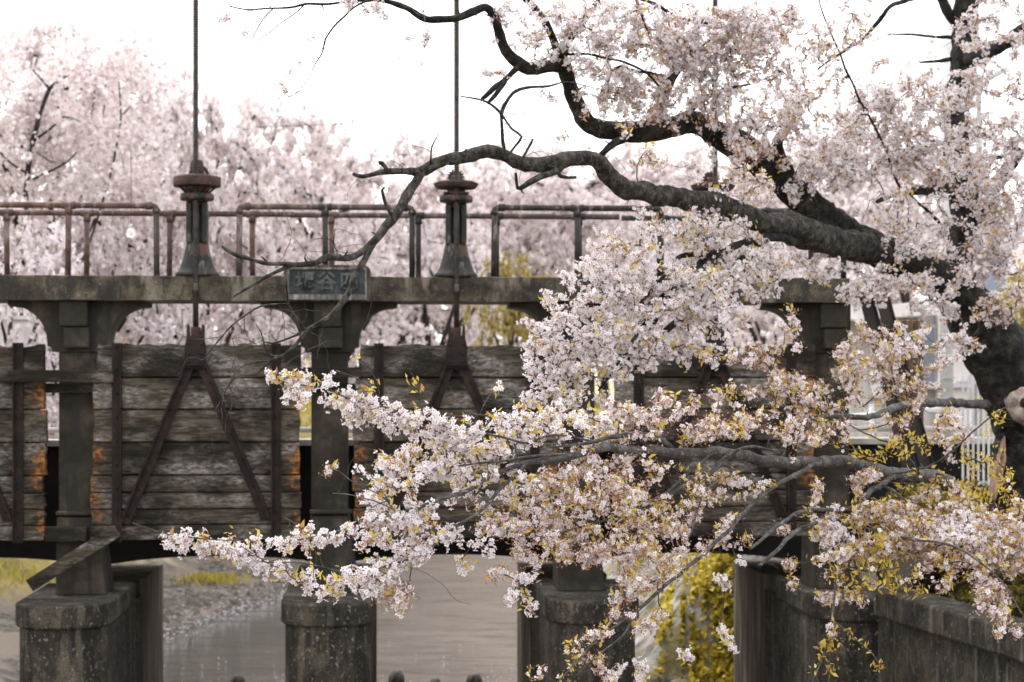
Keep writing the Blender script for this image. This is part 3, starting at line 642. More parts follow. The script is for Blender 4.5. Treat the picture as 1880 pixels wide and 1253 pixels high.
# ivy
def leafcloud(P, size, flat=None, wr=.55):
    n=len(P); nm=unit(rng.normal(0,1,(n,3)) if flat is None else rng.normal(0,.55,(n,3))+np.array(flat)); t=unit(np.cross(nm,rng.normal(0,1,(n,3)))); b_=np.cross(nm,t); s1=(rng.uniform(.6,1.25,n)*size)[:,None]
    return np.stack([P-t*s1,P+b_*s1*wr+nm*s1*.15,P+t*s1,P-b_*s1*wr+nm*s1*.15],1)
iv=[]
while len(iv)<4300:
    y=34.9+rng.exponential(1.6); x=rng.uniform(2.2,6.6); px_=940+3300*x/y
    if not (1195<px_<1362): continue
    d_=1.3*mnoise.noise(Vector((px_*.075,y*.2,3)))+.5*mnoise.noise(Vector((x*2.5,y*2.5,7)))+(px_-1275)/190
    if d_<.0+.3*(rng.uniform()-.5): continue
    iv.append((x,y,float(height(np.array([x]),np.array([y]))[0])+.30+abs(rng.normal(0,.12))))
rt=empty('ivy',(4.6,34,3.0),'yellow ivy trailing down the stone bank left of the dark right pier','ivy'); tag(quads_obj('foliage',leafcloud(np.array(iv),.075,(-.4,-.8,.5),.7),M['ivy'],rt,(4.6,34,3.0)),kind='stuff')
def rightbank(n):
    y=rng.uniform(17,34,n); x=np.interp(y,[17,27,34],[8.3,6.3,6.0])+rng.exponential(1.6,n)-.1; return np.stack([x,y,height(x,y)+rng.uniform(0,.22,n)],1)
tag(quads_obj('ground_cover',leafcloud(rightbank(9000),.06,None,.5),M['shrub']),kind='stuff')
# retaining wall near right
W0=np.array([5.55,27.3]); W1=np.array([8.6,12.5]); wd=unit((W1-W0)[None])[0]; wn=np.array([-wd[1],wd[0]]); wn = wn if wn[0]>0 else -wn
rw=empty('retaining_wall',(*W0,-.5),'dark streaked concrete retaining wall with a heavy coping at lower right','retaining wall')
def wallpiece(t0,t1,off0,off1,z0,z1):
    A=W0+wd*t0; B=W0+wd*t1
    p=[A+wn*off0,B+wn*off0,B+wn*off1,A+wn*off1]; return MB().zprism([tuple(q) for q in (p if np.cross(p[1]-p[0],p[2]-p[1])>0 else p[::-1])],z0,z1)
Lw=np.linalg.norm(W1-W0)
wallpiece(0,Lw,0,.5,-1,2.44).build('wall_face',M['wallconc'],rw,(*W0,-.5))
wallpiece(0,Lw,-.09,.6,2.445,2.84).build('coping',M['wallconc'],rw,(*W0,-.5),bevel=.04)

# ------------------------------------------------------------------ buildings and street things on the right bank
bd=empty('building',(9.5,42,3.5),'pale riverside building with a white canopy roof behind the leaning trunk','building'); bo=(9.5,42,3.5)
def bpx(px,py,Y): return at(px,py,Y)
def wbox(mb,px0,py0,px1,py1,Y,dep): a=at(px0,py1,Y); c=at(px1,py0,Y); return mb.box((a[0],Y,a[2]),(c[0],Y+dep,c[2]))
x0=at(1558,0,42)[0]; x1=at(1960,0,42)[0]
MB().box((x0,42,3),(x1,47,at(0,560,42)[2])).build('wall',M['grey_wall'],bd,bo)
MB().box((at(1780,0,42)[0],43.5,at(0,557,42)[2]),(x1+2,48,at(0,440,42)[2])).build('upper_wall',M['white_wall'],bd,bo)
rp=[at(1540,590,41),at(1712,580,41),at(1722,552,41),at(1540,570,41)]
MB().prism([(p[0],p[2]) for p in rp],40.2,43.4).build('roof',M['roofwhite'],bd,bo)
o=wbox(MB(),1722,555,1780,1000,41.7,.29).build('pilaster',M['white_wall'],bd,bo)
wf=wbox(MB(),1640,596,1721,716,41.8,.18).build('window',M['metalwhite'],bd,bo); wbox(MB(),1694,602,1716,700,41.76,.03).build('pane',M['glass'],wf,bo)
wbox(MB(),1600,610,1636,730,41.8,.18).build('shutter',M['white_wall'],bd,bo)
wbox(MB(),1690,705,1800,712,41.5,.18).build('sill',M['metalwhite'],bd,bo)
wf=wbox(MB(),1800,470,1850,540,43.3,.15).build('window',M['metalwhite'],bd,bo); wbox(MB(),1806,478,1844,532,43.26,.03).build('pane',M['glass'],wf,bo)
# white shed far left
sp=at(18,640,40); sh=empty('shed',(sp[0],40,4.3),'small white shed partly seen under the bridge deck at far left','shed'); so=(sp[0],40,4.3)
wbox(MB(),-60,588,14,900,40,2).build('wall',M['white_wall'],sh,so); wbox(MB(),16.5,588,42,900,40,2).build('door',M['white_wall'],sh,so); wbox(MB(),-66,580,48,587,39.9,2.2).build('roof',M['roofwhite'],sh,so)
# utility pole, street lamp
p=at(1738,0,38); up_=empty('utility_pole',(p[0],38,3.6),'pale utility pole rising behind the vertical cherry leader','utility pole'); uo=(p[0],38,3.6)
MB().tube([(p[0],38,3.6),(p[0],38,10),(p[0],38,16)],[.15,.13,.11],14).build('shaft',M['metalwhite'],up_,uo)
cb=MB()
for k in range(3): cb.box((p[0]-.16,37.83,5.6+k*.45),(p[0]+.16,37.85,5.63+k*.45))
cb.build('step_bolt',M['galv'],up_,uo)
a=at(1797,700,40); lp=empty('street_lamp',(a[0],40,3.7),'thin pale green street lamp with an angled arm at upper right','street lamp'); lo=(a[0],40,3.7)
t0=at(1796,135,40); t1=at(1802,170,40); 
MB().tube([(a[0],40,3.7),(a[0],40,t1[2]-2),(a[0],40,t1[2]),(t0[0],40,t0[2])],[.10,.085,.06,.05],12).build('pole',M['galv'],lp,lo)
e0=at(1803,151,40); e1=at(1850,126,40); ar=MB().tube([tuple(e0),tuple(e1)],[.045,.04],10).build('arm',M['galv'],lp,lo)
MB().bar(tuple(at(1826,139,40)),tuple(e1),.12,.09,(0,1,0)).build('lamp_head',M['metalwhite'],lp,lo,bevel=.02)
MB().tube([(a[0],40,t1[2]-.05),(a[0],40,t1[2]+.25)],[.085,.085],12).build('collar',M['galv'],lp,lo)
# white railings / pipes beside trunk
f0=at(1765,880,30); fe=empty('slat_fence',(f0[0],30,3.3),'white vertical slat fence seen left of the cherry trunk foot','fence'); fo=(f0[0],30,3.3)
for i,pxx in enumerate(np.arange(1766,1835,9.5)):
    wbox(MB(),pxx,690,pxx+4,892,30,.02).build('slat',M['metalwhite'],fe,fo)
wbox(MB(),1755,884,1840,889,30.03,.03).build('rail',M['metalwhite'],fe,fo); wbox(MB(),1755,700,1840,705,30.03,.03).build('rail',M['metalwhite'],fe,fo)
gp=empty('guard_rail',tuple(at(1740,900,32)),'pale horizontal pipe guard rail behind the lower right branches','guard rail'); go=tuple(at(1740,900,32))
for yy_ in (752,815): MB().tube([tuple(at(1560,yy_+14,33)),tuple(at(1800,yy_-8,32))],.055,10).build('pipe',M['metalwhite'],gp,go)
for pxx in (1600,1690,1780): MB().tube([tuple(at(pxx,740,32.5)),tuple(at(pxx,930,32.5))],.045,10).build('post',M['metalwhite'],gp,go)
# leaning dark steel beams and timber posts
for p0,p1,lab in (((1583,520),(1668,860),'left dark steel beam of the leaning pair beside the bridge end'),((1612,520),(1712,900),'right dark steel beam of the leaning pair beside the bridge end')):
    A=at(*p0,29.2); B=at(*p1,29.0); rt=empty('steel_beam',tuple(B),lab,'steel beam'); 
    MB().bar(tuple(A),tuple(B),.21,.03).bar(tuple(A+[.11,0,0]),tuple(B+[.11,0,0]),.02,.16).build('flange',M['browniron'],rt,tuple(B),bevel=.004)
for px0,px1,py,lab,mt in ((1654,1677,588,'darker timber post behind the leaning steel beams','woodbrown'),(1679,1696,588,'lighter brown timber post beside the window','woodbrown')):
    Y=31; rt=empty('timber_post',tuple(at((px0+px1)/2,960,Y)),lab,'timber post'); mb=MB(); wbox(mb,px0,py,px1,960,Y,.2); mb.build('post_body',M[mt],rt,tuple(at((px0+px1)/2,960,Y)),bevel=.015)
# hanging bulb & cables
bq=at(240,428,34); bu=empty('hanging_bulb',tuple(bq),'clear glass bulb hanging behind the left pipe railing','light bulb')
MB().lathe([(.005,-.10),(.06,-.085),(.09,-.03),(.085,.03),(.05,.075),(.03,.09)],(0,0),18).build('glass_globe',M['bulb'],bu)
MB().lathe([(.032,.09),(.032,.15),(.02,.17)],(0,0),12).build('socket',M['metalwhite'],bu); MB().tube([(0,0,.16),(0.01,0,.9),(.0,0,1.6)],.006,6).build('cord',M['rod'],bu)
cw=[at(-200,235,58),at(200,239,58),at(500,233,58),at(760,222,58),at(1050,205,58),at(1400,180,58)]
ct=empty('overhead_wire',tuple(cw[0]),'thin overhead wire crossing in front of the distant cherry trees','wire'); MB().tube([tuple(q) for q in cw],.014,6).build('cable',M['rod'],ct,tuple(cw[0]))

# ------------------------------------------------------------------ tree tools
def spline(P, step):
    P=np.array(P,float); n=len(P); Q=[]
    for i in range(n-1):
        p0=P[max(i-1,0)];p1=P[i];p2=P[i+1];p3=P[min(i+2,n-1)]
        k=max(2,int(np.linalg.norm(p2[:3]-p1[:3])/step))
        for t in np.arange(k)/k:
            Q.append(.5*((2*p1)+(-p0+p2)*t+(2*p0-5*p1+4*p2-p3)*t*t+(-p0+3*p1-3*p2+p3)*t**3))
    Q.append(P[-1]); return np.array(Q)
def mst_twigs(roots, pts, rmin=.0022, rmax=.02, k=.5, jit=.25):
    """connect points to roots; returns list of (path, radii)"""
    roots=np.asarray(roots); pts=np.asarray(pts); n=len(pts)
    if n==0: return []
    R0=roots[::max(1,len(roots)//400)]
    dist=np.full(n,1e9); par=np.full(n,-1); 
    for i in range(n):
        d_=((R0-pts[i])**2).sum(1); j=d_.argmin(); dist[i]=math.sqrt(d_[j])*1.0; par[i]=-(j+2)
    base=dist.copy(); done=np.zeros(n,bool); cost=np.zeros(n); order=[]
    for _ in range(n):
        dm=np.where(done,1e9,dist); i=int(dm.argmin()); done[i]=True; order.append(i)
        cost[i]=(cost[par[i]] if par[i]>=0 else 0)+ (np.linalg.norm(pts[i]-pts[par[i]]) if par[i]>=0 else base[i])
        dd=np.sqrt(((pts-pts[i])**2).sum(1))+.25*cost[i]*0
        up=(dd<dist)&~done; dist[up]=dd[up]; par[up]=i
    w=np.ones(n)
    for i in order[::-1]:
        if par[i]>=0: w[par[i]]+=w[i]
    ch=[[] for _ in range(n)]
    for i in order:
        if par[i]>=0: ch[par[i]].append(i)
    paths=[]; 
    for i in order:
        p=par[i]
        main = p>=0 and max(ch[p],key=lambda c:w[c])==i
        if main: continue
        path=[pts[p] if p>=0 else R0[-p-2]]; rd=[]; j=i
        while True:
            path.append(pts[j]); rd.append(min(rmax,rmin*w[j]**k))
            if not ch[j]: break
            j=max(ch[j],key=lambda c:w[c])
        rd=[rd[0]]+rd; P=[];RR=[]
        for a in range(len(path)-1):
            P.append(path[a]);RR.append(rd[a]); L=np.linalg.norm(path[a+1]-path[a])
            P.append((path[a]+path[a+1])/2+rng.normal(0,jit*L*.35,3)+np.array([0,0,-.06*L])); RR.append((rd[a]+rd[a+1])/2)
        P.append(path[-1]);RR.append(rd[-1]*.7); paths.append((np.array(P),np.array(RR)))
    return paths
def flowers(C, N, size):
    n=len(C); N=unit(N); t=unit(np.cross(N,rng.normal(0,1,(n,3)))); b_=np.cross(N,t); out=[]
    a0=rng.uniform(0,6.28,n); cup=rng.uniform(.05,.5,n)[:,None]
    for k in range(5):
        a=(a0+k*2*math.pi/5)[:,None]; d=np.cos(a)*t+np.sin(a)*b_; e=-np.sin(a)*t+np.cos(a)*b_; s1=size[:,None]*rng.uniform(.88,1.08,n)[:,None]
        out.append(np.stack([C+d*s1*.06, C+d*s1*.58-e*s1*.37+N*s1*cup*.5, C+d*s1*.98+N*s1*cup, C+d*s1*.58+e*s1*.37+N*s1*cup*.5],1))
    return np.concatenate(out)

# ------------------------------------------------------------------ background cherries
def far_variant(seed, low, H=10., r=5., nn=300, per=210, qs=.082):
    global rng
    rng=np.random.default_rng(seed); rs=random.Random(seed)
    th=[(0,0,0),(rs.uniform(-.2,.2),rs.uniform(-.2,.2),1.2),(rs.uniform(-.4,.4),rs.uniform(-.4,.4),2.6)]
    sp=spline(np.array([(*p,w) for p,w in zip(th,(.32,.27,.22))]),.3)
    limbs=[]; 
    for k in range(6):
        a=k*math.pi/3+rs.uniform(-.4,.4); L=rs.uniform(.5,.8); up=rs.uniform(.35,.8)
        P=[(*th[-1],.17)]
        for t in (.35,.7,1): P.append((th[-1][0]+math.cos(a)*r*L*t+rs.uniform(-.3,.3), th[-1][1]+math.sin(a)*r*L*t+rs.uniform(-.3,.3), th[-1][2]+(H-3.4)*up*t**.8+rs.uniform(-.3,.3), .17*(1-t*.75)))
        limbs.append(spline(np.array(P),.4))
    pts=[]
    lo=.8 if low else 2.2
    while len(pts)<nn:
        u=unit(rng.normal(0,1,(1,3)))[0]; q=rng.uniform(.25,1)**.55
        cz=(H+lo)/2; z=cz+u[2]*q*(H-lo)/2; zz=(z-lo)/(H-lo); f=1.08 if zz<.6 else 1-.35*(zz-.6)
        p=np.array([u[0]*q*r*f,u[1]*q*r*f,z]); 
        if mnoise.noise(Vector(p*.42)+Vector((seed,0,0)))>-.14: pts.append(p)
    pts=np.array(pts); paths=mst_twigs(np.concatenate([l[:,:3] for l in limbs]),pts,.014,.09,.45)
    bk=MB().tube(sp[:,:3],sp[:,3],10,(.2,1.5))
    for l in limbs: bk.tube(l[:,:3],l[:,3],8,(.15,2))
    for P,RR in paths: bk.tube(P,RR,4,cap=False)
    # clumped sprays of blossom along the twigs
    D=[]
    for P,RR in paths:
        for i in range(len(P)-1):
            L=np.linalg.norm(P[i+1]-P[i]); m_=int(per*L*.062)+1; t=rng.uniform(0,1,m_)[:,None]
            c_=P[i]+(P[i+1]-P[i])*t+rng.normal(0,1,(m_,3))*np.array([.19,.19,.15])*rng.uniform(.5,1.5)
            kq=rng.integers(5,17,m_); D.append(np.repeat(c_,kq,0)+rng.normal(0,1,(kq.sum(),3))*.058)
    return bk, leafcloud(np.concatenate(D),qs,None,.8)
VAR=[]
for sd,low in ((3,False),(8,False),(21,True),(34,True)):
    bk,q=far_variant(sd,low,per=160 if low else 235); VAR.append((bk,q,{}))
def far_tree(px, Y, top, wpx, var, mat, label, sxy=1, rot=0, name='cherry_tree', cat='cherry tree', grp='distant blossoming cherry trees'):
    x=(px-CX)/F*Y; zg=float(height(np.array([x]),np.array([Y]))[0]); zg=max(zg,3.4)
    hgt=CAMZ+(HZ-top)/F*Y-zg; w=wpx/F*Y
    o=empty(name,(x,Y,zg-.15),label,cat,grp); o.rotation_euler=(0,0,rot); o.scale=(w/10.4,w/10.4,hgt/10.)
    bk,q,cache=VAR[var]
    if 'bk' not in cache: cache['bk']=bk.build('trunk',M['far_bark']); tk=cache['bk']
    else: tk=cache['bk'].copy(); COL.objects.link(tk)
    tk.parent=o; tk.name='trunk'
    key='q'+mat
    if key not in cache: cr=quads_obj('crown',q,M[mat]); cache[key]=cr
    else: cr=cache[key].copy(); COL.objects.link(cr)
    cr.parent=o; cr['kind']='stuff'; return o
FT=[(60,46,22,640,0,'far_petal','tallest distant cherry with dark forked limbs at upper left',.3),
 (150,53,30,520,1,'far_petal','tall distant cherry rising between the left edge and the left screw',2.6),
 (300,57,112,470,1,'far_petal','tall distant cherry directly behind the left hoist screw',1.2),
 (480,70,168,430,0,'far_petal','distant cherry whose rounded top shows right of the left screw',2.5),
 (610,84,200,400,1,'far_petal','distant cherry topping out above the bridge nameplate',4.),
 (735,98,240,380,0,'far_petal','hazy distant cherry just left of the middle screw',5.),
 (880,112,252,450,1,'far_petal','hazy distant cherry behind the middle screw and bare branch',.9),
 (1030,125,258,450,0,'far_petal','hazy distant cherry seen under the arching bare limb',2.),
 (1190,122,252,450,1,'far_petal','hazy distant cherry behind the thick limbs, right of centre',3.3),
 (1350,100,232,460,0,'far_petal','distant cherry half hidden behind the main limb',4.4),
 (1530,74,190,520,1,'far_petal','distant cherry behind the right canopy',1.),
 (1260,92,262,420,0,'far_petal','distant cherry filling the gap under the main limb',5.5),
 (955,105,268,400,1,'far_petal','hazy distant cherry rising right of the toothed wheel',.2),
 (1690,64,260,420,0,'far_petal','distant cherry behind the vertical leader',3.),
 (1960,60,240,460,1,'far_petal','distant cherry past the street lamp at the right edge',1.4),
 (-10,39,330,420,2,'far_petal2','low pale cherry at the left edge behind the red railing',.5),
 (190,46,345,400,3,'far_petal2','low bright cherry sprawling behind the left railing posts',2.2),
 (400,57,365,390,2,'far_petal2','low pale cherry between the left hoist and the nameplate',3.7),
 (600,69,345,380,3,'far_petal2','low pale cherry behind the nameplate',5.1),
 (790,84,350,330,2,'far_petal2','low pale cherry behind the toothed wheel hoist',1.1),
 (1110,104,350,300,3,'far_petal2','low pale cherry right of the yellow leaved tree',2.9),
 (1290,86,360,300,2,'far_petal2','low pale cherry behind the third hoist',4.6),
 (1440,60,395,380,3,'far_petal2','low pale cherry under the right end of the deck',.2)]
for px,Y,top,w,v,mt,lab,rot in FT: far_tree(px,Y,top,w,v,mt,lab,rot=rot)
far_tree(950,76,440,210,3,'far_yellow','low yellow leaved tree right of the toothed wheel hoist',rot=1.7,name='yellow_tree',cat='tree',grp='yellow trees')
# traced dark fork of the tall left tree
fk=empty('cherry_tree',tuple(at(50,560,42.5)),'dark leaning cherry trunk forking in front of the left blossoms','cherry tree'); fo=tuple(at(50,560,42.5))
fb=MB()
for tr in ([(30,700,16),(50,330,14),(68,230,11),(75,205,10),(92,162,9),(112,148,7),(134,130,4)],[(92,165,7),(75,145,5),(60,128,3)],[(60,260,7),(95,235,5),(118,215,4),(150,225,2)],[(52,320,6),(20,300,5),(0,280,5),(-40,240,5)],[(140,280,4),(120,300,5),(60,330,6)],[(218,150,3),(222,215,4),(215,260,5),(200,330,5),(150,480,6),(60,640,8)],[(222,215,4),(240,195,3)]):
    Q=spline(np.array([(*at(a,b_,42.5+random.uniform(-.3,.3)),w*.8/2/F*42.5) for a,b_,w in tr]),.15); fb.tube(Q[:,:3],Q[:,3],8,(.2,3))
fb.build('trunk',M['far_bark'],fk,fo)
rng=np.random.default_rng(77)
cc=[]
for _ in range(330):
    c_=at(rng.uniform(-60,300),60+300*rng.uniform(0,1)**.8,42.2+rng.uniform(-.5,2.6)); cc.append(c_+rng.normal(0,1,(22,3))*.16)
tag(quads_obj('crown',leafcloud(np.concatenate(cc),.075,None,.8),M['far_petal'],fk,fo),kind='stuff')

# shrubs on right bank
def shrub(px,py,Y,rx,ry,n,label,mat='shrub',size=.05):
    c_=at(px,py,Y); base=(c_[0],c_[1],c_[2]-ry/F*Y); o=empty('shrub',base,label,'shrub','yellow green shrubs on the right bank')
    P=unit(rng.normal(0,1,(n,3)))*(rng.uniform(.15,1,(n,1))**.5)*np.array([rx/F*Y,rx/F*Y*.7,ry/F*Y])
    P=P*(1+.35*np.array([[mnoise.noise(Vector(p*2.2))] for p in P]))+c_
    tag(quads_obj('foliage',leafcloud(P,size,None,.5),M[mat],o,base),kind='stuff')
    st=MB()
    for _ in range(9):
        q=P[rng.integers(n)]; st.tube([base,tuple((np.array(base)+q)/2+rng.normal(0,.05,3)),tuple(q)],[.015,.01,.004],5)
    st.build('stem',M['twig'],o,base)
for px,py,Y,rx,ry,lab in ((20,470,54,70,110,'added dark clump for shaded gaps behind the railing at the left edge'),(215,590,58,90,70,'added dark clump for shaded gaps under the deck beside the left bracket'),(520,610,74,110,50,'added dark clump for shaded gaps in the blossoms left of the middle column'),(740,600,90,90,60,'added dark clump for shaded gaps behind the toothed wheel gate')):
    shrub(px,py,Y,rx,ry,1500,lab,'far_dark',.13)  # dark clumps added behind the low cherries to make their gaps read as shade
shrub(1800,960,25.5,90,75,2600,'yellow green shrub at the foot of the big cherry trunk')
shrub(1690,950,27,90,60,2200,'yellow green shrub between the bridge end and the trunk')
shrub(1880,1010,23.5,70,60,1800,'yellow green shrub above the coping at the right edge')
shrub(1885,690,33,80,215,4200,'yellow hedge glimpsed beyond the trunk at the right edge','far_yellow',.07)

# ------------------------------------------------------------------ the near cherry tree
TB=at(1862,1010,24.5); NT=empty('cherry_tree',(TB[0],TB[1],3.2),'big dark old cherry leaning over the river with thick bent limbs and white blossom','cherry tree'); TO=(TB[0],TB[1],3.2)
def trace(tr, step=.05):
    return spline(np.array([(*at(a,b_,Y),w/2/F*Y) for a,b_,Y,w in tr]),step)
LIMB={}
def limb(key, bark, traces, name='limb', n=12, disp=(.16,9)):
    mb=MB(); pts=[]; kw={'bare':.86,'low':.88,'upper':.93}.get(key,1)
    traces=[[(a,b,c,w*kw) for a,b,c,w in t] for t in traces]
    for i,tr in enumerate(traces):
        Q=trace(tr,.05); Q[:,:3]+=np.array([[mnoise.noise(Vector(q[:3]*4+np.array([k*9.,0,0])))*(.022 if q[3]<.025 else .03) for k in range(3)] for q in Q])
        Q[:,3]*=1+.10*np.array([mnoise.noise(Vector(q[:3]*5)) for q in Q])
        thick=Q[:,3].mean()>.012
        mb.tube(Q[:,:3],Q[:,3],n if thick else 6,disp if thick else None); pts.append(Q[::2,:3])
        # short spurs and knots
        if thick:
            for _ in range(int(len(Q)*.10)):
                j=random.randrange(len(Q)-1); d=unit(rng.normal(0,1,3)); L=random.uniform(.03,.09)+Q[j,3]
                mb.tube([Q[j,:3],Q[j,:3]+d*L*.7,Q[j,:3]+d*L+rng.normal(0,.01,3)],[min(.012,Q[j,3]*.5),.008,.004],5)
    o=mb.build(name,M[bark],NT,TO); LIMB[key]=dict(o=o,pts=np.concatenate(pts),um=[],lf=[],nodes=[]); return o
limb('trunk','bark',[[(1880,1060,24.5,150),(1872,960,24.5,112),(1872,860,24.5,100),(1880,780,24.5,112),(1864,720,24.4,118),(1832,650,24.3,116),(1796,590,24.2,104),(1766,545,24.1,94),(1755,505,24.0,80)]],'trunk',20,(.10,5))
limb('leader','bark',[[(1768,520,24.0,75),(1768,470,24,62),(1772,400,24,56),(1768,330,24,52),(1757,270,24,46),(1760,200,24,44),(1768,150,24,50),(1770,90,24,46),(1774,30,24,46),(1780,-60,24,42),(1770,-160,24,34),(1785,-260,23.8,24),(1775,-360,23.6,12)],[(1780,-70,24,22),(1840,-150,23.5,16),(1900,-260,23,8)],[(1772,-120,24,20),(1700,-200,23.6,14),(1640,-300,23,6)],
  [(1772,112,23.9,30),(1800,104,23.5,27),(1830,88,23,25),(1860,68,22.5,23),(1900,40,22,20)],[(1755,40,24,20),(1738,18,24,18),(1722,-10,24,16)],
  [(1762,75,24,8),(1740,70,24,7),(1700,66,24,5),(1655,62,24,4),(1625,64,24,2)],[(1750,110,24,9),(1728,112,24,7),(1690,115,24,4)],
  [(1770,385,24,26),(1745,345,23.6,22),(1720,350,23.2,20),(1680,350,22.8,17),(1640,356,22.5,13),(1610,372,22.2,8)],
  [(1768,310,24,22),(1740,275,24,14),(1718,262,24,9),(1690,262,23.8,4)],[(1773,330,24,14),(1800,295,23.7,9),(1860,285,23.5,7)],
  [(1795,400,23.8,22),(1836,332,23,24),(1856,300,22.8,24),(1872,280,22.6,22)],
  [(1765,470,23.5,9),(1708,392,22.5,6),(1652,340,22,5),(1618,260,21.5,4),(1570,165,21,4),(1538,90,21,4),(1512,30,21,3),(1500,-20,21,2)],
  [(1735,-20,22,9),(1700,-10,22,8),(1640,10,21.5,8),(1612,40,21.5,8),(1580,75,21.5,6),(1540,100,21.5,5),(1502,128,21.5,3)]])
limb('upper','bark',[[(1765,520,24,70),(1700,500,23.4,66),(1610,460,22.6,66),(1540,425,22.1,66),(1478,368,21.7,62),(1420,320,21.4,60),(1362,272,21.1,62),(1320,246,21,54),(1265,226,20.8,46),(1200,240,20.5,44),(1130,240,20.3,38),(1082,226,20.1,36),(1058,190,20,32),(1046,150,19.9,30),(1034,118,19.8,32)],
  [(1040,122,19.8,28),(1005,122,19.7,27),(970,126,19.6,26),(942,108,19.5,24),(925,85,19.4,22),(916,55,19.3,20),(908,32,19.2,18),(890,14,19.1,16),(862,26,19,16),(815,36,18.9,15),(780,34,18.8,14),(745,16,18.7,12),(700,0,18.6,9),(640,4,18.5,5),(570,8,18.4,5),(512,14,18.3,4),(455,16,18.2,3),(418,10,18.2,2)],
  [(1032,112,19.8,20),(1020,80,19.7,16),(1003,45,19.6,15),(985,20,19.5,15),(960,-10,19.4,14)],
  [(1034,108,19.8,18),(1042,78,19.8,16),(1062,50,19.8,15),(1085,20,19.8,14),(1105,-10,19.8,13)],
  [(1248,232,20.8,30),(1210,218,20.7,24),(1218,185,20.6,22),(1228,150,20.6,22),(1246,118,20.6,22)],
  [(1262,212,20.8,10),(1282,188,20.6,11),(1316,170,20.4,10),(1345,160,20.3,6),(1380,155,20.2,3)],[(1314,170,20.4,7),(1306,140,20.3,6),(1290,122,20.3,5),(1270,108,20.2,4),(1262,75,20.2,2)],
  [(1480,370,21.7,24),(1440,300,21.3,20),(1428,262,21.2,22),(1440,240,21.2,20)],[(1150,252,20.2,14),(1122,268,20,16),(1098,290,19.9,12)],
  [(952,118,19.5,12),(938,138,19.3,11),(918,154,19.2,11),(902,168,19.1,11),(886,183,19,8)],[(926,150,19.2,10),(913,170,19.1,9),(896,190,19,7)],
  [(1100,180,20,5),(1130,128,19.8,6),(1160,130,19.8,6),(1228,142,20.5,8)],[(1035,98,19.6,6),(1110,105,19.6,5),(1170,125,19.7,5),(1215,160,20,4)],
  [(1110,-20,19.5,9),(1165,-5,19.5,8),(1210,12,19.5,7),(1250,35,19.5,5),(1300,42,19.5,4)],[(1165,-5,19.5,6),(1175,25,19.5,5),(1190,55,19.5,4),(1192,62,19.5,2)],
  [(690,0,18.6,5),(655,12,18.4,4),(620,45,18.3,4),(598,70,18.2,4),(590,100,18.2,3),(570,135,18.1,2),(545,170,18,1.6),(530,176,18,1.4)],[(500,16,18.3,3),(480,40,18.2,2.4),(465,70,18.2,2)],[(560,8,18.4,3),(520,40,18.3,2),(462,82,18.2,1.5),(455,60,18.2,1.5)]])
limb('bare','bark2',[[(1640,468,23,62),(1580,455,22,62),(1510,440,21,60),(1462,416,20.4,54),(1420,412,20,48),(1370,398,19.6,46),(1320,376,19.2,46),(1270,368,18.9,45),(1210,360,18.6,41),(1150,346,18.2,40),(1118,322,18,38),(1098,296,17.8,36),(1080,292,17.8,32),(1030,298,17.6,34),(980,302,17.5,34),(948,298,17.4,30),(925,284,17.3,26),(898,278,17.2,30),(850,288,17.1,28),(810,298,17,25),(775,312,16.9,22),(742,312,16.8,14),(715,314,16.8,14),(690,318,16.7,10),(665,325,16.7,9),(648,322,16.6,7)],
  [(775,314,16.9,20),(758,345,16.8,20),(738,378,16.7,22),(712,408,16.6,21),(690,438,16.5,17),(660,462,16.4,14),(628,478,16.3,14),(602,476,16.3,16),(575,486,16.2,13),(540,488,16.2,11),(505,486,16.1,9),(462,476,16,8),(432,468,16,9),(408,452,16,5)],
  [(692,432,16.5,14),(668,478,16.4,14),(652,508,16.4,13),(640,540,16.3,13),(616,566,16.3,12),(592,590,16.2,11),(565,608,16.2,9),(540,636,16.1,7),(520,652,16.1,6),(500,660,16,6),(470,690,16,4),(440,690,16,3),(415,712,16,2)],
  [(535,490,16.2,9),(490,508,16.1,8),(455,528,16.1,7),(426,548,16.1,4)],[(718,392,16.6,8),(706,372,16.6,8),(702,350,16.5,6),(708,345,16.5,4)],[(712,314,16.7,9),(700,300,16.7,10),(694,300,16.7,8)],
  [(1038,302,17.6,14),(1015,318,17.5,14),(985,330,17.4,13),(955,348,17.4,12),(948,342,17.4,8),(947,318,17.4,6)],[(1020,305,17.6,10),(1030,325,17.5,9),(1058,326,17.5,6)],
  [(928,286,17.3,7),(922,245,17.2,7),(920,215,17.2,8),(928,195,17.2,8),(942,172,17.2,8),(965,162,17.1,7),(1000,158,17.1,5),(1040,148,17.1,3),(1090,160,17.1,2)],[(920,212,17.2,7),(900,192,17.1,6),(880,184,17.1,5),(845,178,17,3)],[(922,215,17.2,5),(940,238,17.2,5),(957,250,17.2,6),(945,268,17.2,5),(933,282,17.2,5)],
  [(957,298,17.4,6),(968,275,17.4,6),(978,255,17.4,5)],[(792,300,16.9,5),(794,270,16.8,4),(805,248,16.8,2)],
  [(560,610,16.2,6),(545,585,16.1,5),(530,560,16.1,4),(524,520,16,4),(522,492,16,3)],[(560,612,16.2,5),(500,630,16.1,4),(478,625,16,2)],[(530,560,16.1,4),(480,562,16,4),(440,585,16,3),(405,620,15.9,3),(376,660,15.9,2)],[(520,655,16.1,4),(490,648,16,4),(478,612,16,3),(470,595,16,2)],
  [(500,662,16,4),(470,668,16,3),(440,680,16,3),(420,705,16,2),(395,752,16,1.6)],[(620,476,16.3,3),(612,450,16.3,2.5),(600,440,16.3,2),(575,440,16.3,1.5)],[(612,452,16.3,2),(614,420,16.3,1.5)]],n=16,disp=(.24,11))
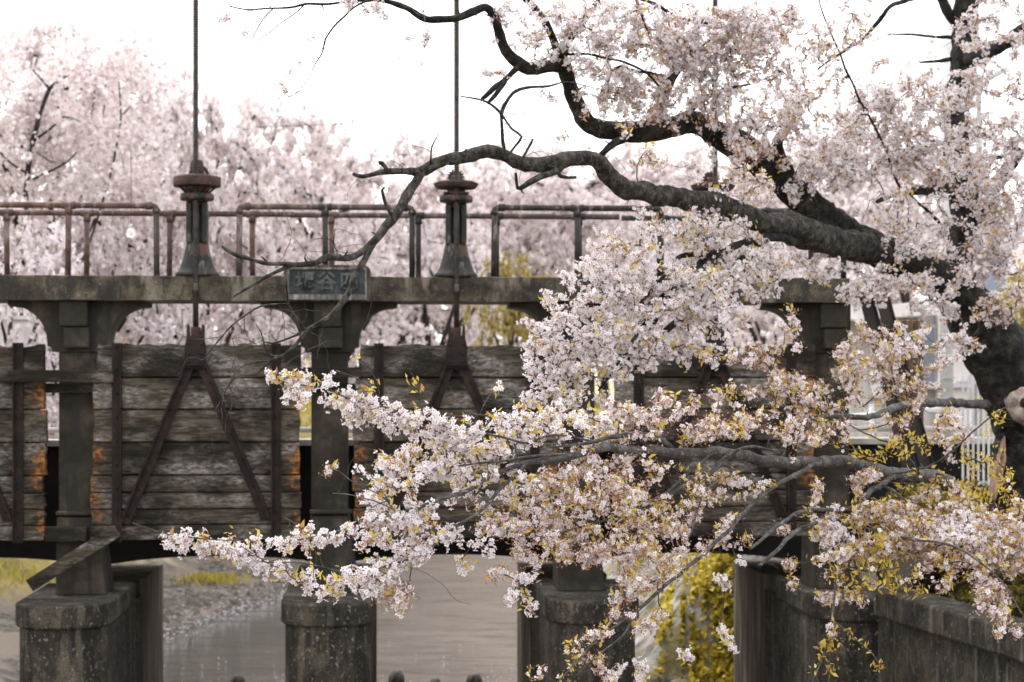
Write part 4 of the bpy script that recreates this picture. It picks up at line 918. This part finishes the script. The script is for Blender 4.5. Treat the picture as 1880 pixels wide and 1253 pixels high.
limb('drape','bark',[[(1600,468,22.5,26),(1500,452,21,22),(1430,438,20,17),(1380,443,19.6,15),(1330,462,19.2,14),(1290,480,19,13),(1250,512,18.7,11),(1215,545,18.4,9),(1180,600,18.1,8),(1140,660,17.8,6),(1100,720,17.5,4)],
  [(1298,474,19,10),(1270,468,18.9,10),(1240,478,18.7,9),(1215,510,18.5,8),(1190,540,18.3,6),(1130,600,18,4)],[(1402,442,19.8,14),(1375,465,19.6,14),(1345,495,19.5,15),(1335,500,19.5,14)],
  [(1236,540,18.6,9),(1215,570,18.4,8),(1190,610,18.2,7),(1160,650,18,6),(1125,690,17.8,4)],[(1240,595,18.4,13),(1215,615,18.3,12),(1185,632,18.2,9),(1150,640,18.1,5)]])
limb('low','bark3',[[(1830,1000,23.5,36),(1790,945,22.5,34),(1755,900,21.5,32),(1725,880,20.8,30),(1690,872,20.2,28),(1640,872,19.6,27),(1585,856,19,28),(1520,848,18.3,26),(1450,851,17.6,25),(1380,841,17,24),(1310,830,16.5,22),(1240,828,16.2,21),(1170,826,15.8,20),(1115,823,15.5,19),(1075,829,15.3,17),(1030,842,15.1,15),(985,850,15,13),(950,856,14.9,11),(905,872,14.7,9),(860,900,14.5,9),(810,918,14.4,8),(760,935,14.2,7),(715,945,14.1,6),(660,962,14,5),(600,980,13.9,4),(520,996,13.8,3.4),(430,994,13.7,3),(340,984,13.6,2.6),(290,975,13.6,2),(245,960,13.6,1.6)],
  [(1232,824,16.2,13),(1215,808,16.1,14),(1180,799,15.9,13),(1140,800,15.7,11),(1108,806,15.5,9),(1060,815,15.3,6),(1010,822,15.2,4)],
  [(1060,832,15.2,7),(1000,838,15,6),(940,845,14.8,5),(870,852,14.7,4),(800,862,14.5,3)],
  [(962,858,14.9,9),(930,888,14.8,9),(905,912,14.7,8),(878,938,14.6,7),(845,962,14.4,7),(810,990,14.3,6),(775,1018,14.2,6),(740,1032,14.1,5),(690,1045,14,4),(640,1052,13.9,3.4),(580,1040,13.8,3),(520,1032,13.8,2.6),(470,1028,13.7,2)],
  [(1505,850,18,11),(1460,872,17.4,10),(1425,892,17,9),(1385,922,16.6,9),(1345,965,16.2,8),(1300,1010,15.9,8),(1250,1052,15.6,7),(1205,1090,15.3,8),(1160,1130,15.1,7),(1110,1165,14.9,5),(1060,1215,14.7,4),(1020,1260,14.6,3)],
  [(1165,1125,15.1,5),(1145,1165,15,5),(1110,1195,14.9,4),(1060,1240,14.8,3)],
  [(1640,870,19.5,13),(1600,905,18.8,12),(1570,930,18.2,10),(1530,938,17.6,9),(1490,935,17,8),(1450,952,16.6,8),(1415,975,16.2,8),(1378,1008,16,6)],[(1500,958,17,8),(1460,978,16.6,9),(1430,1008,16.2,9),(1393,1040,16,7)],
  [(1580,925,18.2,15),(1550,975,17.8,13),(1535,1000,17.5,12),(1515,1012,17.3,9)],
  [(1810,745,24,20),(1760,740,23.2,18),(1690,742,22,17),(1630,752,21,16),(1590,768,20.4,12),(1540,765,20,12),(1490,766,19.5,10),(1460,780,19.2,6)],
  [(1100,810,15.5,5),(1020,800,15.2,5),(960,812,15,5),(900,800,14.8,5),(850,785,14.6,5),(790,770,14.5,4),(720,752,14.3,4),(650,735,14.2,3),(580,712,14,3),(500,685,13.9,2)],
  [(880,795,14.7,5),(900,770,14.6,4),(870,760,14.5,3),(860,752,14.5,2)],[(700,745,14.3,3),(690,700,14.2,2.4),(655,660,14.1,2)],[(780,765,14.4,3),(770,710,14.3,2.4),(752,680,14.2,2)],[(720,752,14.3,2.6),(660,700,14.2,2.2),(620,680,14.1,2)],[(880,765,14.6,3),(893,735,14.5,2.4),(905,715,14.5,2)],
  [(1300,835,16.4,6),(1230,900,16,6),(1160,940,15.7,6),(1100,960,15.4,5),(1040,975,15.2,4),(980,985,15,3)],[(1330,850,16.5,9),(1280,880,16.2,10),(1210,920,15.9,9),(1150,950,15.6,7)],
  [(1320,880,16.3,4),(1290,910,16,4),(1270,970,15.8,3.4),(1250,1010,15.7,2.4)],[(1420,830,17,5),(1380,820,16.8,6),(1350,830,16.6,7),(1320,850,16.5,6),(1290,880,16.3,5),(1262,930,16.2,4)],
  [(1620,890,19,6),(1700,940,18.2,6),(1780,980,17.6,5),(1850,1020,17.2,4)],[(1560,960,18,6),(1650,985,17.4,5),(1740,1000,17,5),(1820,1050,16.7,4),(1880,1130,16.5,3)],[(1700,900,19.5,6),(1660,830,18.6,5),(1600,800,18,4),(1560,780,17.6,3)],[(1640,870,19,5),(1720,850,18,4),(1790,790,17.5,4),(1850,745,17.2,3)],
  [(1530,1000,17.4,5),(1534,1050,17.2,5),(1530,1100,17.1,5),(1526,1160,17,4),(1510,1210,16.9,3),(1485,1260,16.9,3)],[(1528,1140,17,3.4),(1560,1165,17,3.4),(1595,1195,17,3),(1620,1225,17,2)],[(1528,1170,17,3),(1522,1210,17,3),(1524,1260,17,2.4)],[(1560,1040,17.5,4),(1610,1050,17.2,4),(1660,1040,17,3)],
  [(420,990,13.7,2.4),(460,1015,13.7,2),(520,1045,13.8,2)],[(570,985,13.9,2.6),(545,965,13.8,2),(520,950,13.8,2)],[(740,955,14.1,3),(690,905,14,2.6),(640,880,14,2.4),(612,858,14,2)],[(720,935,14.1,2.6),(660,912,14,2),(612,905,14,2)],[(755,1035,14.1,3),(755,1070,14.1,2.4),(748,1105,14.1,2)]],n=12,disp=(.07,14))
# cut stub and torn wood on trunk
sk_=MB(); c0=at(1866,742,24.5)+np.array([0,-.30,0]); ax=unit(np.array([[-.15,-1,.08]]))[0]; sk_.tube([c0-ax*.1,c0+ax*.05,c0+ax*.15,c0+ax*.19],[.44,.37,.315,.27],20,(.35,7)); sk_.build('branch_collar',M['bark'],NT,TO)
st=MB(); c0=at(1866,742,24.5)+np.array([0,-.30,0]); ax=unit(np.array([[-.15,-1,.08]]))[0]
st.tube([c0+ax*.0,c0+ax*.12,c0+ax*.26,c0+ax*.30],[.30,.27,.235,.20],20,(.22,8)); so_=st.build('cut_stub',M['cutwood'],NT,TO)
st=MB(); c1=c0+ax*.301; st.tube([c1,c1+ax*.012],[.075,.07],14,(.3,20)); st.build('rot_hole',M['hole'],so_,TO)
tw=MB(); a_=[None,at(1824,908,24.1),at(1832,862,24.1),at(1848,800,24.12),at(1850,846,24.08),at(1842,884,24.08),at(1830,922,24.1)]
tw.add([tuple(q+[0,.06,0]) for q in (a_[1],a_[2],a_[3],a_[4],a_[5],a_[6])]+[tuple(q+[.03,.4,0]) for q in (a_[1],a_[2],a_[3],a_[4],a_[5],a_[6])],[(0,1,2,3,4,5)[::-1]]+[(i,(i+1)%6,(i+1)%6+6,i+6) for i in range(6)]); tw.build('torn_wood',M['tornwood'],NT,TO,bevel=.01)

# blossom placement: clouds (px,py,Y,rx,ry,density,leafiness) and sprays (polyline, half-width px)
def umbel_line(L, P, dens, leaf):
    L['um'].append(P); 
DEN={'leader':5.,'upper':4.6,'bare':3.,'drape':3.4,'low':2.7}
def cloud(key, items):
    L=LIMB[key]
    for (px,py,Y,rx,ry,den,leaf) in items:
        if key=='low' and px>1480 and py>780: den*=1.7
        n=max(1,int(math.pi*rx*ry/430*den*(DEN[key] if rx*ry>500 else 2.6))); c=at(px,py,Y); sx,sz=rx/F*Y,ry/F*Y; sy=min(.9,.5*(sx+sz))*1.0
        near=L['pts'][((L['pts']-c)**2).sum(1).argmin()]; out=unit((c-near)[None])[0]
        k=max(1,n//5)
        for _ in range(k):
            u=unit(rng.normal(0,1,3))*rng.uniform(0,1)**.4; s0=c+u*np.array([sx,sy,sz])*.9
            dr=unit(out*.6+rng.normal(0,.7,3)+np.array([-.25,0,-.1])); m_=5 if k>1 else n; stp=min(.085,max(sx,sz)/3)
            for j in range(m_):
                dr=unit(dr+rng.normal(0,.22,3)+np.array([0,0,-.05])); s0=s0+dr*stp
                q=(s0-c)/np.array([sx,sy,sz])
                if (q**2).sum()>1.5 and rx>30: continue
                L['um'].append((s0,leaf)); 
def spray(key, items):
    L=LIMB[key]
    for pts,hw,den,leaf in items:
        Q=trace([(*p,1) for p in pts],.04)[:,:3]; Y=Q[:,1].mean(); Lp=np.linalg.norm(np.diff(Q,axis=0),axis=1).sum()*F/Y
        n=int(Lp*2*hw/430*den)
        for _ in range(n):
            p=Q[rng.integers(len(Q))]; r_=hw/F*Y; L['um'].append((p+np.array([rng.normal(0,.5),rng.normal(0,.5),rng.normal(-.1,.5)])*r_,leaf))
cloud('leader',[(1820,180,22.4,60,60,.45,.3),(1700,300,22,80,60,.5,.25),(1770,620,21.2,40,40,.6,.2),(1770,-200,23.6,110,110,.4,.2),(1880,-130,23,80,60,.4,.2),(1640,-120,22.5,90,60,.4,.2),(1940,120,22.5,60,90,.6,.2),(1950,330,22.5,70,110,.7,.2),(1940,-40,22.5,60,60,.6,.2),(1560,35,21,60,45,.7,.65),(1530,110,21,55,60,.55,.6),(1500,170,21,50,40,.5,.4),(1600,215,21.5,90,60,1.1,.22),(1700,215,22,80,65,1.0,.25),(1560,290,21.5,100,50,1.1,.25),(1660,290,22,90,55,1.1,.2),(1830,255,22,60,55,1.0,.25),(1840,340,22,60,80,1.2,.2),(1750,290,23,50,70,.8,.2),(1760,390,22,100,55,.6,.22),(1650,390,21.5,80,45,.8,.35),(1700,440,22,100,40,.55,.2),(1830,440,22,60,70,1.3,.2),(1800,480,22,60,40,1,.2),(1620,505,21.5,110,30,1.0,.2),(1500,480,21,60,32,1,.25),(1590,532,21,60,30,1.0,.15),(1690,555,21.5,50,30,.7,.2),(1840,15,22,50,28,1.1,.3),(1870,60,22,28,30,1.2,.25),(1795,28,22,28,26,1.2,.1),(1800,80,22,25,22,1.3,.1),(1805,132,22,28,26,1.3,.1),(1760,200,22,30,26,1.1,.3),(1755,165,22,20,16,1,.2),(1690,60,22,40,16,.3,.6),(1690,140,22,60,40,.3,.5),(1760,520,21.5,16,18,1.3,.2),(1730,560,21.5,32,26,1.4,.08),(1830,540,22.5,40,50,.7,.5),(1720,610,22.5,60,30,.5,.4),(1860,190,22,24,40,.35,.4),(1640,150,21.5,70,50,.45,.5),(1660,200,21.5,90,40,.6,.3),(1880,250,22,40,60,.8,.2),(1480,40,20.5,40,50,.5,.6),(1720,510,21.5,60,30,1.0,.1),(1870,520,22,30,40,.6,.5)])
cloud('upper',[(1100,90,19.6,110,70,.45,.3),(1010,90,19.4,60,50,.35,.25),(1240,190,20.2,80,50,.5,.4),(1180,100,19.8,80,60,.5,.3),(1300,60,19.8,120,60,1.0,.3),(1400,90,20,90,80,1.1,.32),(1220,60,19.6,70,55,1.1,.3),(1130,60,19.5,60,50,.9,.3),(1060,40,19.4,40,34,.8,.2),(950,20,19.2,66,26,1.0,.15),(1040,12,19.3,60,20,1.0,.2),(1160,20,19.5,70,28,1.0,.2),(1180,170,20,80,48,1.0,.4),(1130,140,19.8,55,44,.9,.3),(1300,150,20.2,80,50,.9,.35),(1370,200,20.6,80,55,1.0,.35),(1450,210,21,70,60,1.0,.3),(1420,260,20.8,60,40,.9,.4),(1320,100,20,80,40,.9,.35),(1480,290,21.2,50,40,.9,.3),(1100,180,19.6,40,36,.5,.4),(990,170,19,50,24,.25,.5),(940,140,18.9,28,16,.8,.35),(905,70,19,12,14,.7,.5),(1000,60,19.2,26,34,.35,.3),(1290,240,20.6,30,26,.5,.45),(1250,140,20,60,60,.8,.35),(1350,40,19.8,90,40,.7,.4),(1345,258,20.3,30,20,.9,.45),(1362,285,20.3,22,16,.9,.5),(1520,260,21.3,50,50,1,.25),(1460,330,21.3,60,36,.9,.35),(1140,210,19.8,60,24,.5,.4),(1080,245,19.5,50,14,.4,.8),(1440,60,20,50,40,.6,.55),
  (660,8,18.4,36,16,.9,.15),(700,14,18.5,30,16,.7,.15),(790,10,18.6,40,14,.5,.25),(640,18,18.3,14,10,1,.1),(715,32,18.4,10,10,1.2,.05),(440,30,18.2,32,15,.7,.1),(455,62,18.2,12,8,.8,.1),(575,66,18.2,8,8,1.5,.0),(530,128,18.1,6,6,1.8,.1),(552,112,18.1,5,5,1.6,.05),(522,166,18,8,10,1.5,.1),(752,75,18.5,10,10,1.4,.1),(742,106,18.4,7,6,1.6,.05),(772,116,18.4,8,5,1.6,.1),(785,48,18.5,22,10,1.0,.05),(498,12,18.3,8,8,1,.3),(415,30,18.2,6,8,1,.3)])
cloud('bare',[(1200,310,18.4,80,36,.35,.6),(1330,335,19,70,36,.6,.35),(1380,350,19.2,60,30,.7,.3),(1110,240,17.6,50,18,.3,.7),(1240,290,18.6,60,24,.4,.5),(1430,370,19.6,50,30,.7,.3)])
cloud('drape',[(1210,560,18.2,190,110,.22,.25),(1330,590,18.4,40,40,.9,.2),(1320,640,18,40,34,.7,.25),(1060,740,17.3,70,36,.7,.2),(1330,420,19.2,70,36,.9,.25),(1160,420,18,60,40,.4,.3),(1150,470,18,90,50,1.0,.18),(1250,440,18.6,90,42,1.0,.2),(1230,410,18.4,70,24,.6,.35),(1340,480,19,90,45,1.2,.15),(1300,430,19,60,36,.9,.25),(1130,545,17.8,90,45,1.4,.1),(1230,545,18.3,100,52,1.4,.12),(1310,540,18.6,60,40,1.3,.14),(1070,610,17.6,100,50,1.5,.1),(1170,620,18,100,50,1.4,.12),(1010,660,17.4,50,36,1.6,.08),(1090,680,17.6,90,40,1.3,.12),(1010,720,17.3,55,36,1.3,.1),(1110,720,17.6,40,26,.6,.2),(1250,600,18.4,50,40,1,.15),(1400,465,19.6,60,34,1.0,.2),(1370,520,19.3,50,36,1.1,.15),(1190,580,18.2,80,40,.8,.1),(1430,530,19.6,40,16,.7,.2),(1390,490,19.4,60,30,.9,.1),(1240,640,18.3,24,22,1,.1),(1100,520,17.7,60,40,1,.1),(1440,480,20,40,26,.9,.2),(1050,560,17.5,30,40,.8,.15)])
cloud('low',[(1410,655,17.8,75,28,1.1,.3),(1470,620,18,26,22,.9,.3),(1340,665,17.4,50,18,1.0,.55),(1300,660,17.2,24,12,.8,.6),(1470,690,18.2,60,32,1.0,.22),(1540,690,18.8,60,40,1.1,.2),(1620,660,19.2,56,48,1.5,.22),(1720,640,19.8,50,40,.7,.15),(1580,650,19,36,40,.9,.3),(1660,720,19.3,60,30,1.0,.3),(1670,630,19.5,45,36,1.2,.12),(1690,690,19.5,45,36,1.0,.25),(1600,720,19,50,36,1,.25),(1430,720,17.8,70,36,.9,.3),(1370,745,17.4,60,30,.5,.4),(1320,720,17,50,22,.7,.35),(1270,750,16.6,50,22,.7,.35),(1230,735,16.4,40,22,.6,.4),(1150,745,16,40,26,.7,.35),(1480,740,18.2,40,36,.9,.25),(1560,760,18.4,50,40,.8,.3),(1590,600,19,18,18,.9,.15),
 (1100,785,15.6,90,28,1.2,.16),(1200,775,16,90,30,1.1,.22),(1320,785,16.4,90,34,1.1,.3),(1430,800,17,70,34,.9,.35),(1010,775,15.3,70,36,1.2,.12),(960,760,15,50,22,.6,.2),(950,800,15,80,34,1.5,.08),(1190,740,16,50,20,.6,.35),
 (880,820,14.8,90,30,1.4,.1),(790,850,14.5,90,34,1.3,.12),(720,880,14.2,60,40,1.1,.15),(870,880,14.7,110,36,1.1,.12),(950,880,14.9,60,40,.9,.15),(1060,870,15.2,90,40,1.0,.22),(1150,870,15.6,90,36,1.0,.25),(1030,920,15.1,90,40,.9,.28),(1120,940,15.4,100,42,1.0,.35),(1210,960,15.8,80,50,1.0,.3),(1270,900,16,50,40,.9,.35),(1060,990,15.2,90,40,1.1,.22),(960,970,14.9,70,44,1.0,.2),(870,970,14.6,60,40,1.0,.15),(900,930,14.7,60,30,.7,.2),(1160,1010,15.4,90,40,1.0,.25),(1010,1040,15,60,26,.9,.2),(1250,990,15.9,50,30,.9,.3),(1330,880,16.5,40,40,.5,.35),(1380,890,16.8,40,26,.5,.3),
 (780,970,14.3,60,40,1.2,.12),(720,1000,14.1,60,40,1.2,.14),(700,930,14.1,50,36,1.0,.15),(745,1080,14.1,22,36,1.1,.22),(660,1060,13.9,90,26,1.5,.08),(600,1085,13.9,36,18,1.2,.05),(940,1045,14.8,20,22,.8,.4),(845,1022,14.5,18,12,1.0,.15),(855,1030,14.5,8,6,1,.3),(950,1095,14.9,26,22,1.0,.1),(965,1065,14.9,14,22,.9,.15),
 (1170,1080,15.2,50,40,.8,.25),(1130,1140,15,45,40,.7,.3),(1200,1050,15.4,60,26,.8,.3),(1090,1200,14.8,70,36,.6,.5),(1160,1200,15,24,30,.9,.1),(1040,1235,14.7,60,20,.6,.6),(1120,1225,14.9,30,24,.7,.4),(1200,1120,15.4,30,24,.5,.2),
 (1326,1060,16,18,12,1.5,.05),(1300,1142,16,26,11,1.4,.15),(1256,1180,15.9,13,18,1.3,.1),(1350,1000,16.2,34,26,.9,.15),(1345,955,16.3,26,20,.9,.25),(1385,980,16.3,16,14,.9,.5),(1455,970,16.6,14,12,1,.4),(1450,1030,16.8,20,12,.7,.4),(1460,1080,16.8,18,12,.9,.3),(1370,880,16.7,20,16,1,.1),(1400,885,16.8,22,14,1,.1),
 (1530,975,17.4,30,22,1.5,.1),(1510,955,17.3,18,12,1,.3),(1535,1030,17.2,24,22,1.1,.15),(1545,1090,17.2,22,30,.9,.25),(1590,960,17.8,50,28,.7,.6),(1660,945,18,80,28,.9,.45),(1700,975,17.6,80,34,1.2,.2),(1790,985,17.4,70,40,1.4,.12),(1850,1010,17.2,45,50,1.3,.2),(1770,1020,17.2,60,30,1.1,.25),(1660,1000,17.5,60,24,.8,.5),(1600,1020,17.4,50,30,.5,.9),(1640,1055,17.2,70,26,.5,.8),(1570,1075,17.2,50,24,.6,.75),(1830,1090,16.8,40,36,1.0,.2),(1850,1130,16.7,24,20,.9,.2),(1710,1065,17,40,18,.5,.3),(1690,1095,17,16,12,.5,1.0),(1875,1165,16.6,14,10,.9,.3),(1580,1045,17.2,40,18,.6,.7),
 (1700,830,18.2,80,34,.5,1.0),(1620,815,18.2,50,34,.6,.85),(1740,800,18,40,40,.7,.4),(1780,850,18,60,30,.5,1.0),(1830,760,17.3,34,30,.6,.95),(1600,860,18.6,40,20,.5,.7),(1720,890,18.4,50,22,.8,.3),(1650,790,18.6,50,26,.8,.35),(1710,770,19,50,26,.7,.3),(1560,880,18.2,26,30,.7,.25),(1530,800,18,30,30,.7,.5),(1840,880,18,40,30,.7,1.0),(1760,900,18.4,60,30,.6,.8),(1680,900,18.6,60,30,.6,.7),(1600,1000,17.6,60,30,.6,.6),(1560,1040,17.4,40,40,.6,.7),(1750,1060,17,60,20,.5,.5),(1800,930,17.8,60,30,.8,.6),(1640,1075,17.1,50,20,.5,.9),(1860,960,17.5,30,40,.8,.7),(1560,930,18,40,30,.6,.5),(1620,985,17.5,70,30,.8,.55),(1740,960,17.8,80,30,.8,.4),(1840,985,17.3,50,40,.8,.4),(1800,1040,17,70,28,.7,.35),(1620,1050,17.2,80,30,.6,.8),(1720,1020,17.3,70,24,.8,.5),(1560,1000,17.6,30,30,.8,.5),(1500,870,17.6,30,20,.4,.5)])
spray('low',[([(500,690,14),(560,712,14),(640,740,14.2),(720,762,14.3),(800,785,14.5),(880,805,14.7)],26,2.3,.09),([(480,685,13.9),(530,700,14),(590,705,14)],10,1.4,.7),
 ([(700,775,14.3),(800,800,14.5),(870,820,14.7)],22,1.6,.06),
 ([(318,985,13.6),(380,1000,13.7),(450,1002,13.7),(520,998,13.8),(600,980,13.9),(680,965,14),(760,940,14.2)],17,2.5,.08),([(440,1015,13.7),(500,1040,13.8),(560,1055,13.9),(640,1058,14),(720,1040,14.1),(780,1010,14.2),(830,970,14.4)],17,2.2,.1),
 ([(240,958,13.6),(262,970,13.6)],5,1.2,.9),([(655,655,14.1),(690,705,14.2)],8,.9,1.0),([(752,675,14.2),(772,740,14.3)],9,1.0,.95),([(618,680,14.1),(680,720,14.2)],8,1.0,.9),([(905,712,14.5),(880,765,14.6)],6,.7,.6),([(612,858,14),(640,880,14)],8,.9,.3),([(612,905,14),(640,908,14)],5,.8,.4),([(545,955,13.8),(560,975,13.8)],8,1.1,.5),
 ([(1530,1160,17),(1485,1258,16.9)],7,2.0,1.0),([(1535,1145,17),(1620,1228,17)],7,1.6,.95),([(1526,1170,17),(1524,1256,17)],6,2.0,1.0),([(1532,1040,17.2),(1528,1160,17)],9,1.2,.5),
 ([(1100,800,15.5),(1240,800,16)],16,.6,.3),([(640,745,14.2),(760,800,14.5)],10,.6,.2),([(1290,1010,15.9),(1150,1130,15.1)],12,.5,.4),([(1400,980,16.4),(1500,945,17)],6,.4,.7)])

SUB={'leader':('petal_pink','leaf_bronze'),'upper':('petal_pink','leaf_bronze'),'bare':('petal_pink','leaf'),'drape':('petal','leaf'),'low':('petal','leaf')}
tot=0
for key,L in LIMB.items():
    if key not in SUB: continue
    o=L['o']; U=L['um']; P=np.array([u[0] for u in U]); lf=np.array([u[1] for u in U]); n=len(P); lf=lf*{'leader':.75,'upper':.7,'low':1.25}.get(key,1)
    paths=mst_twigs(L['pts'],P,.0022,.009,.42,.3)
    tb=MB()
    for Q,RR in paths: tb.tube(Q,RR,4,cap=False)
    # bare hanging twiglets
    for _ in range({'bare':120,'upper':60,'drape':50,'low':40,'leader':40}[key]):
        q=L['pts'][rng.integers(len(L['pts']))]; dr=unit(rng.normal(0,1,3)); k=random.randint(5,11); Q=[q]
        for j in range(k): dr=unit(dr+rng.normal(0,.35,3)+np.array([0,0,-.08])); Q.append(Q[-1]+dr*random.uniform(.04,.09))
        tb.tube(Q,np.linspace(.0032,.0014,len(Q)),4,cap=False)
    tag(tb.build('twig',M['twig'],o,TO),kind='stuff')
    # flowers in umbels
    big = key in ('low',)
    nf=rng.integers(6,15,n); isleaf=rng.uniform(0,1,n)<lf*.75; nf[isleaf]=rng.integers(1,5,isleaf.sum())
    pure=rng.uniform(0,1,n)<np.clip((lf-.75)*3.5,0,1); nf[pure]=0
    idx=np.repeat(np.arange(n),nf); m_=len(idx); d=unit(rng.normal(0,1,(m_,3))+np.array([0,-.15,-.12])); rad=rng.uniform(.25,1.1,m_)[:,None]
    C=P[idx]+d*rad*.058; N=d+rng.normal(0,.45,(m_,3)); sz=rng.uniform(.020,.0295,m_)
    opn=rng.uniform(0,1,m_)>.10
    tag(quads_obj('blossom',flowers(C[opn],N[opn],sz[opn]),M[SUB[key][0]],o,TO),kind='stuff')
    # stalks and calyces (two thin quads each)
    B0=P[idx]+rng.normal(0,.008,(m_,3)); ax_=C-B0; sd=unit(np.cross(ax_,rng.normal(0,1,(m_,3)))); w1=.0013
    E=B0+ax_*.97; q1=np.stack([B0-sd*w1,B0+sd*w1,E+sd*w1*1.6,E-sd*w1*1.6],1)
    dd=unit(ax_); K=E+dd*.004; q2=np.stack([E-dd*.012,E+sd*.006,K+dd*.006,E-sd*.006],1); s3=np.cross(sd,dd); q3=np.stack([E-dd*.012,E+s3*.006,K+dd*.006,E-s3*.006],1)
    # faded flowers: only the red calyx star remains
    fz=np.where(lf[idx]>(.2 if key=='low' else .27))[0]; fz=np.repeat(fz,4 if key=='low' else 2); fz=fz[rng.uniform(0,1,len(fz))<.75]; C2=P[idx[fz]]+unit(rng.normal(0,1,(len(fz),3)))*rng.uniform(.02,.10,len(fz))[:,None]
    q4=leafcloud(C2,.0115,None,.6)
    tag(quads_obj('calyx',np.concatenate([q1,q2,q3,q4]),M['calyx'],o,TO),kind='stuff')
    # leaves: fans of 3-6 pointed blades at twig tips
    li=np.where((rng.uniform(0,1,n)<lf*(1.25 if key=='low' else .9)+.06))[0]; kk=rng.integers(4,9,len(li)); ii=np.repeat(li,kk); m2=len(ii)
    f0_=unit(rng.normal(0,1,(n,3))+np.array([-.3,0,.5]))[ii]; dr=unit(f0_+rng.normal(0,.55,(m2,3))); sd=unit(np.cross(dr,rng.normal(0,1,(m2,3)))); nn=np.cross(sd,dr)
    ln=rng.uniform(.03,.085,m2)[:,None]; A=P[ii]+rng.normal(0,.03,(m2,3)); wv=ln*.21
    mid=A+dr*ln*.45-nn*ln*.05; tip=A+dr*ln-nn*ln*.14
    l1=np.stack([A,mid-sd*wv+nn*wv*.5,tip,mid],1); l2=np.stack([A,mid,tip,mid+sd*wv+nn*wv*.5],1)
    # weld each leaf's two halves into one island
    V=np.stack([A,mid-sd*wv+nn*wv*.5,tip,mid+sd*wv+nn*wv*.5,mid],1).reshape(-1,3)-np.array(TO)
    me=bpy.data.meshes.new('leaf_cluster'); b0=np.arange(m2)[:,None]*5; fidx=np.concatenate([b0+[0,1,2,4],b0+[0,4,2,3]],1).reshape(-1)
    me.vertices.add(len(V)); me.vertices.foreach_set('co',V.astype(np.float32).ravel()); me.loops.add(len(fidx)); me.loops.foreach_set('vertex_index',fidx.astype(np.int32))
    me.polygons.add(m2*2); me.polygons.foreach_set('loop_start',np.arange(0,m2*8,4,dtype=np.int32)); me.polygons.foreach_set('loop_total',np.full(m2*2,4,np.int32)); me.update(calc_edges=True); me.materials.append(M[SUB[key][1]])
    lo_=bpy.data.objects.new('leaf_cluster',me); COL.objects.link(lo_); lo_.parent=o; lo_['kind']='stuff'
    tot+=m_; print(key,'umbels',n,'flowers',m_,'leaves',m2)
print('flowers total',tot)

# ------------------------------------------------------------------ light, sky, camera
SUN_EL, SUN_AZ = R(58), R(312)
W=bpy.data.worlds.new('World'); S.world=W; W.use_nodes=True; nt=W.node_tree; bg=nt.nodes['Background']
sk=nd(nt,'ShaderNodeTexSky'); sk.sky_type='NISHITA'; sk.sun_disc=False; sk.sun_elevation=SUN_EL; sk.sun_rotation=SUN_AZ; sk.air_density=1; sk.dust_density=3
hs=nd(nt,'ShaderNodeHueSaturation'); hs.inputs['Saturation'].default_value=.12; nt.links.new(sk.outputs[0],hs.inputs['Color'])
cl=noise(nt,1.3,5,.6,(1,1,2.5),src='Generated'); cc_=ramp(nt,cl,[(.3,(12.1,12.2,12.6)),(.7,(13.9,14.0,14.4))])
mx=mixc(nt,.88,hs.outputs[0],cc_); nt.links.new(mx,bg.inputs['Color']); bg.inputs['Strength'].default_value=.10
sl_=bpy.data.lights.new('sun','SUN'); sl_.energy=1.3; sl_.angle=R(14); sl_.color=(1,.985,.965); so=bpy.data.objects.new('sun',sl_); COL.objects.link(so)
dv=Vector((math.sin(SUN_AZ)*math.cos(SUN_EL),math.cos(SUN_AZ)*math.cos(SUN_EL),math.sin(SUN_EL))); so.rotation_euler=dv.to_track_quat('Z','Y').to_euler(); so.location=(0,0,40)
cam=bpy.data.cameras.new('camera'); co=bpy.data.objects.new('camera',cam); COL.objects.link(co); S.camera=co
co.location=(0,0,CAMZ); co.rotation_euler=(R(90),0,0); cam.sensor_width=36; cam.lens=F*36/1880; cam.shift_y=(HZ-626.5)/1880; cam.clip_end=3000; cam.clip_start=.1
cam.dof.use_dof=True; cam.dof.focus_distance=14.8; cam.dof.aperture_fstop=2.0; cam.dof.aperture_blades=9
S.view_settings.view_transform='Standard'; S.view_settings.look='None'; S.view_settings.exposure=0.80; S.view_settings.gamma=1
S.render.engine='CYCLES'; cy=S.cycles; cy.max_bounces=6; cy.diffuse_bounces=3; cy.glossy_bounces=2; cy.transmission_bounces=4; cy.transparent_max_bounces=4; cy.use_denoising=True; cy.sample_clamp_indirect=4
cy.use_adaptive_sampling=True; cy.adaptive_threshold=.02
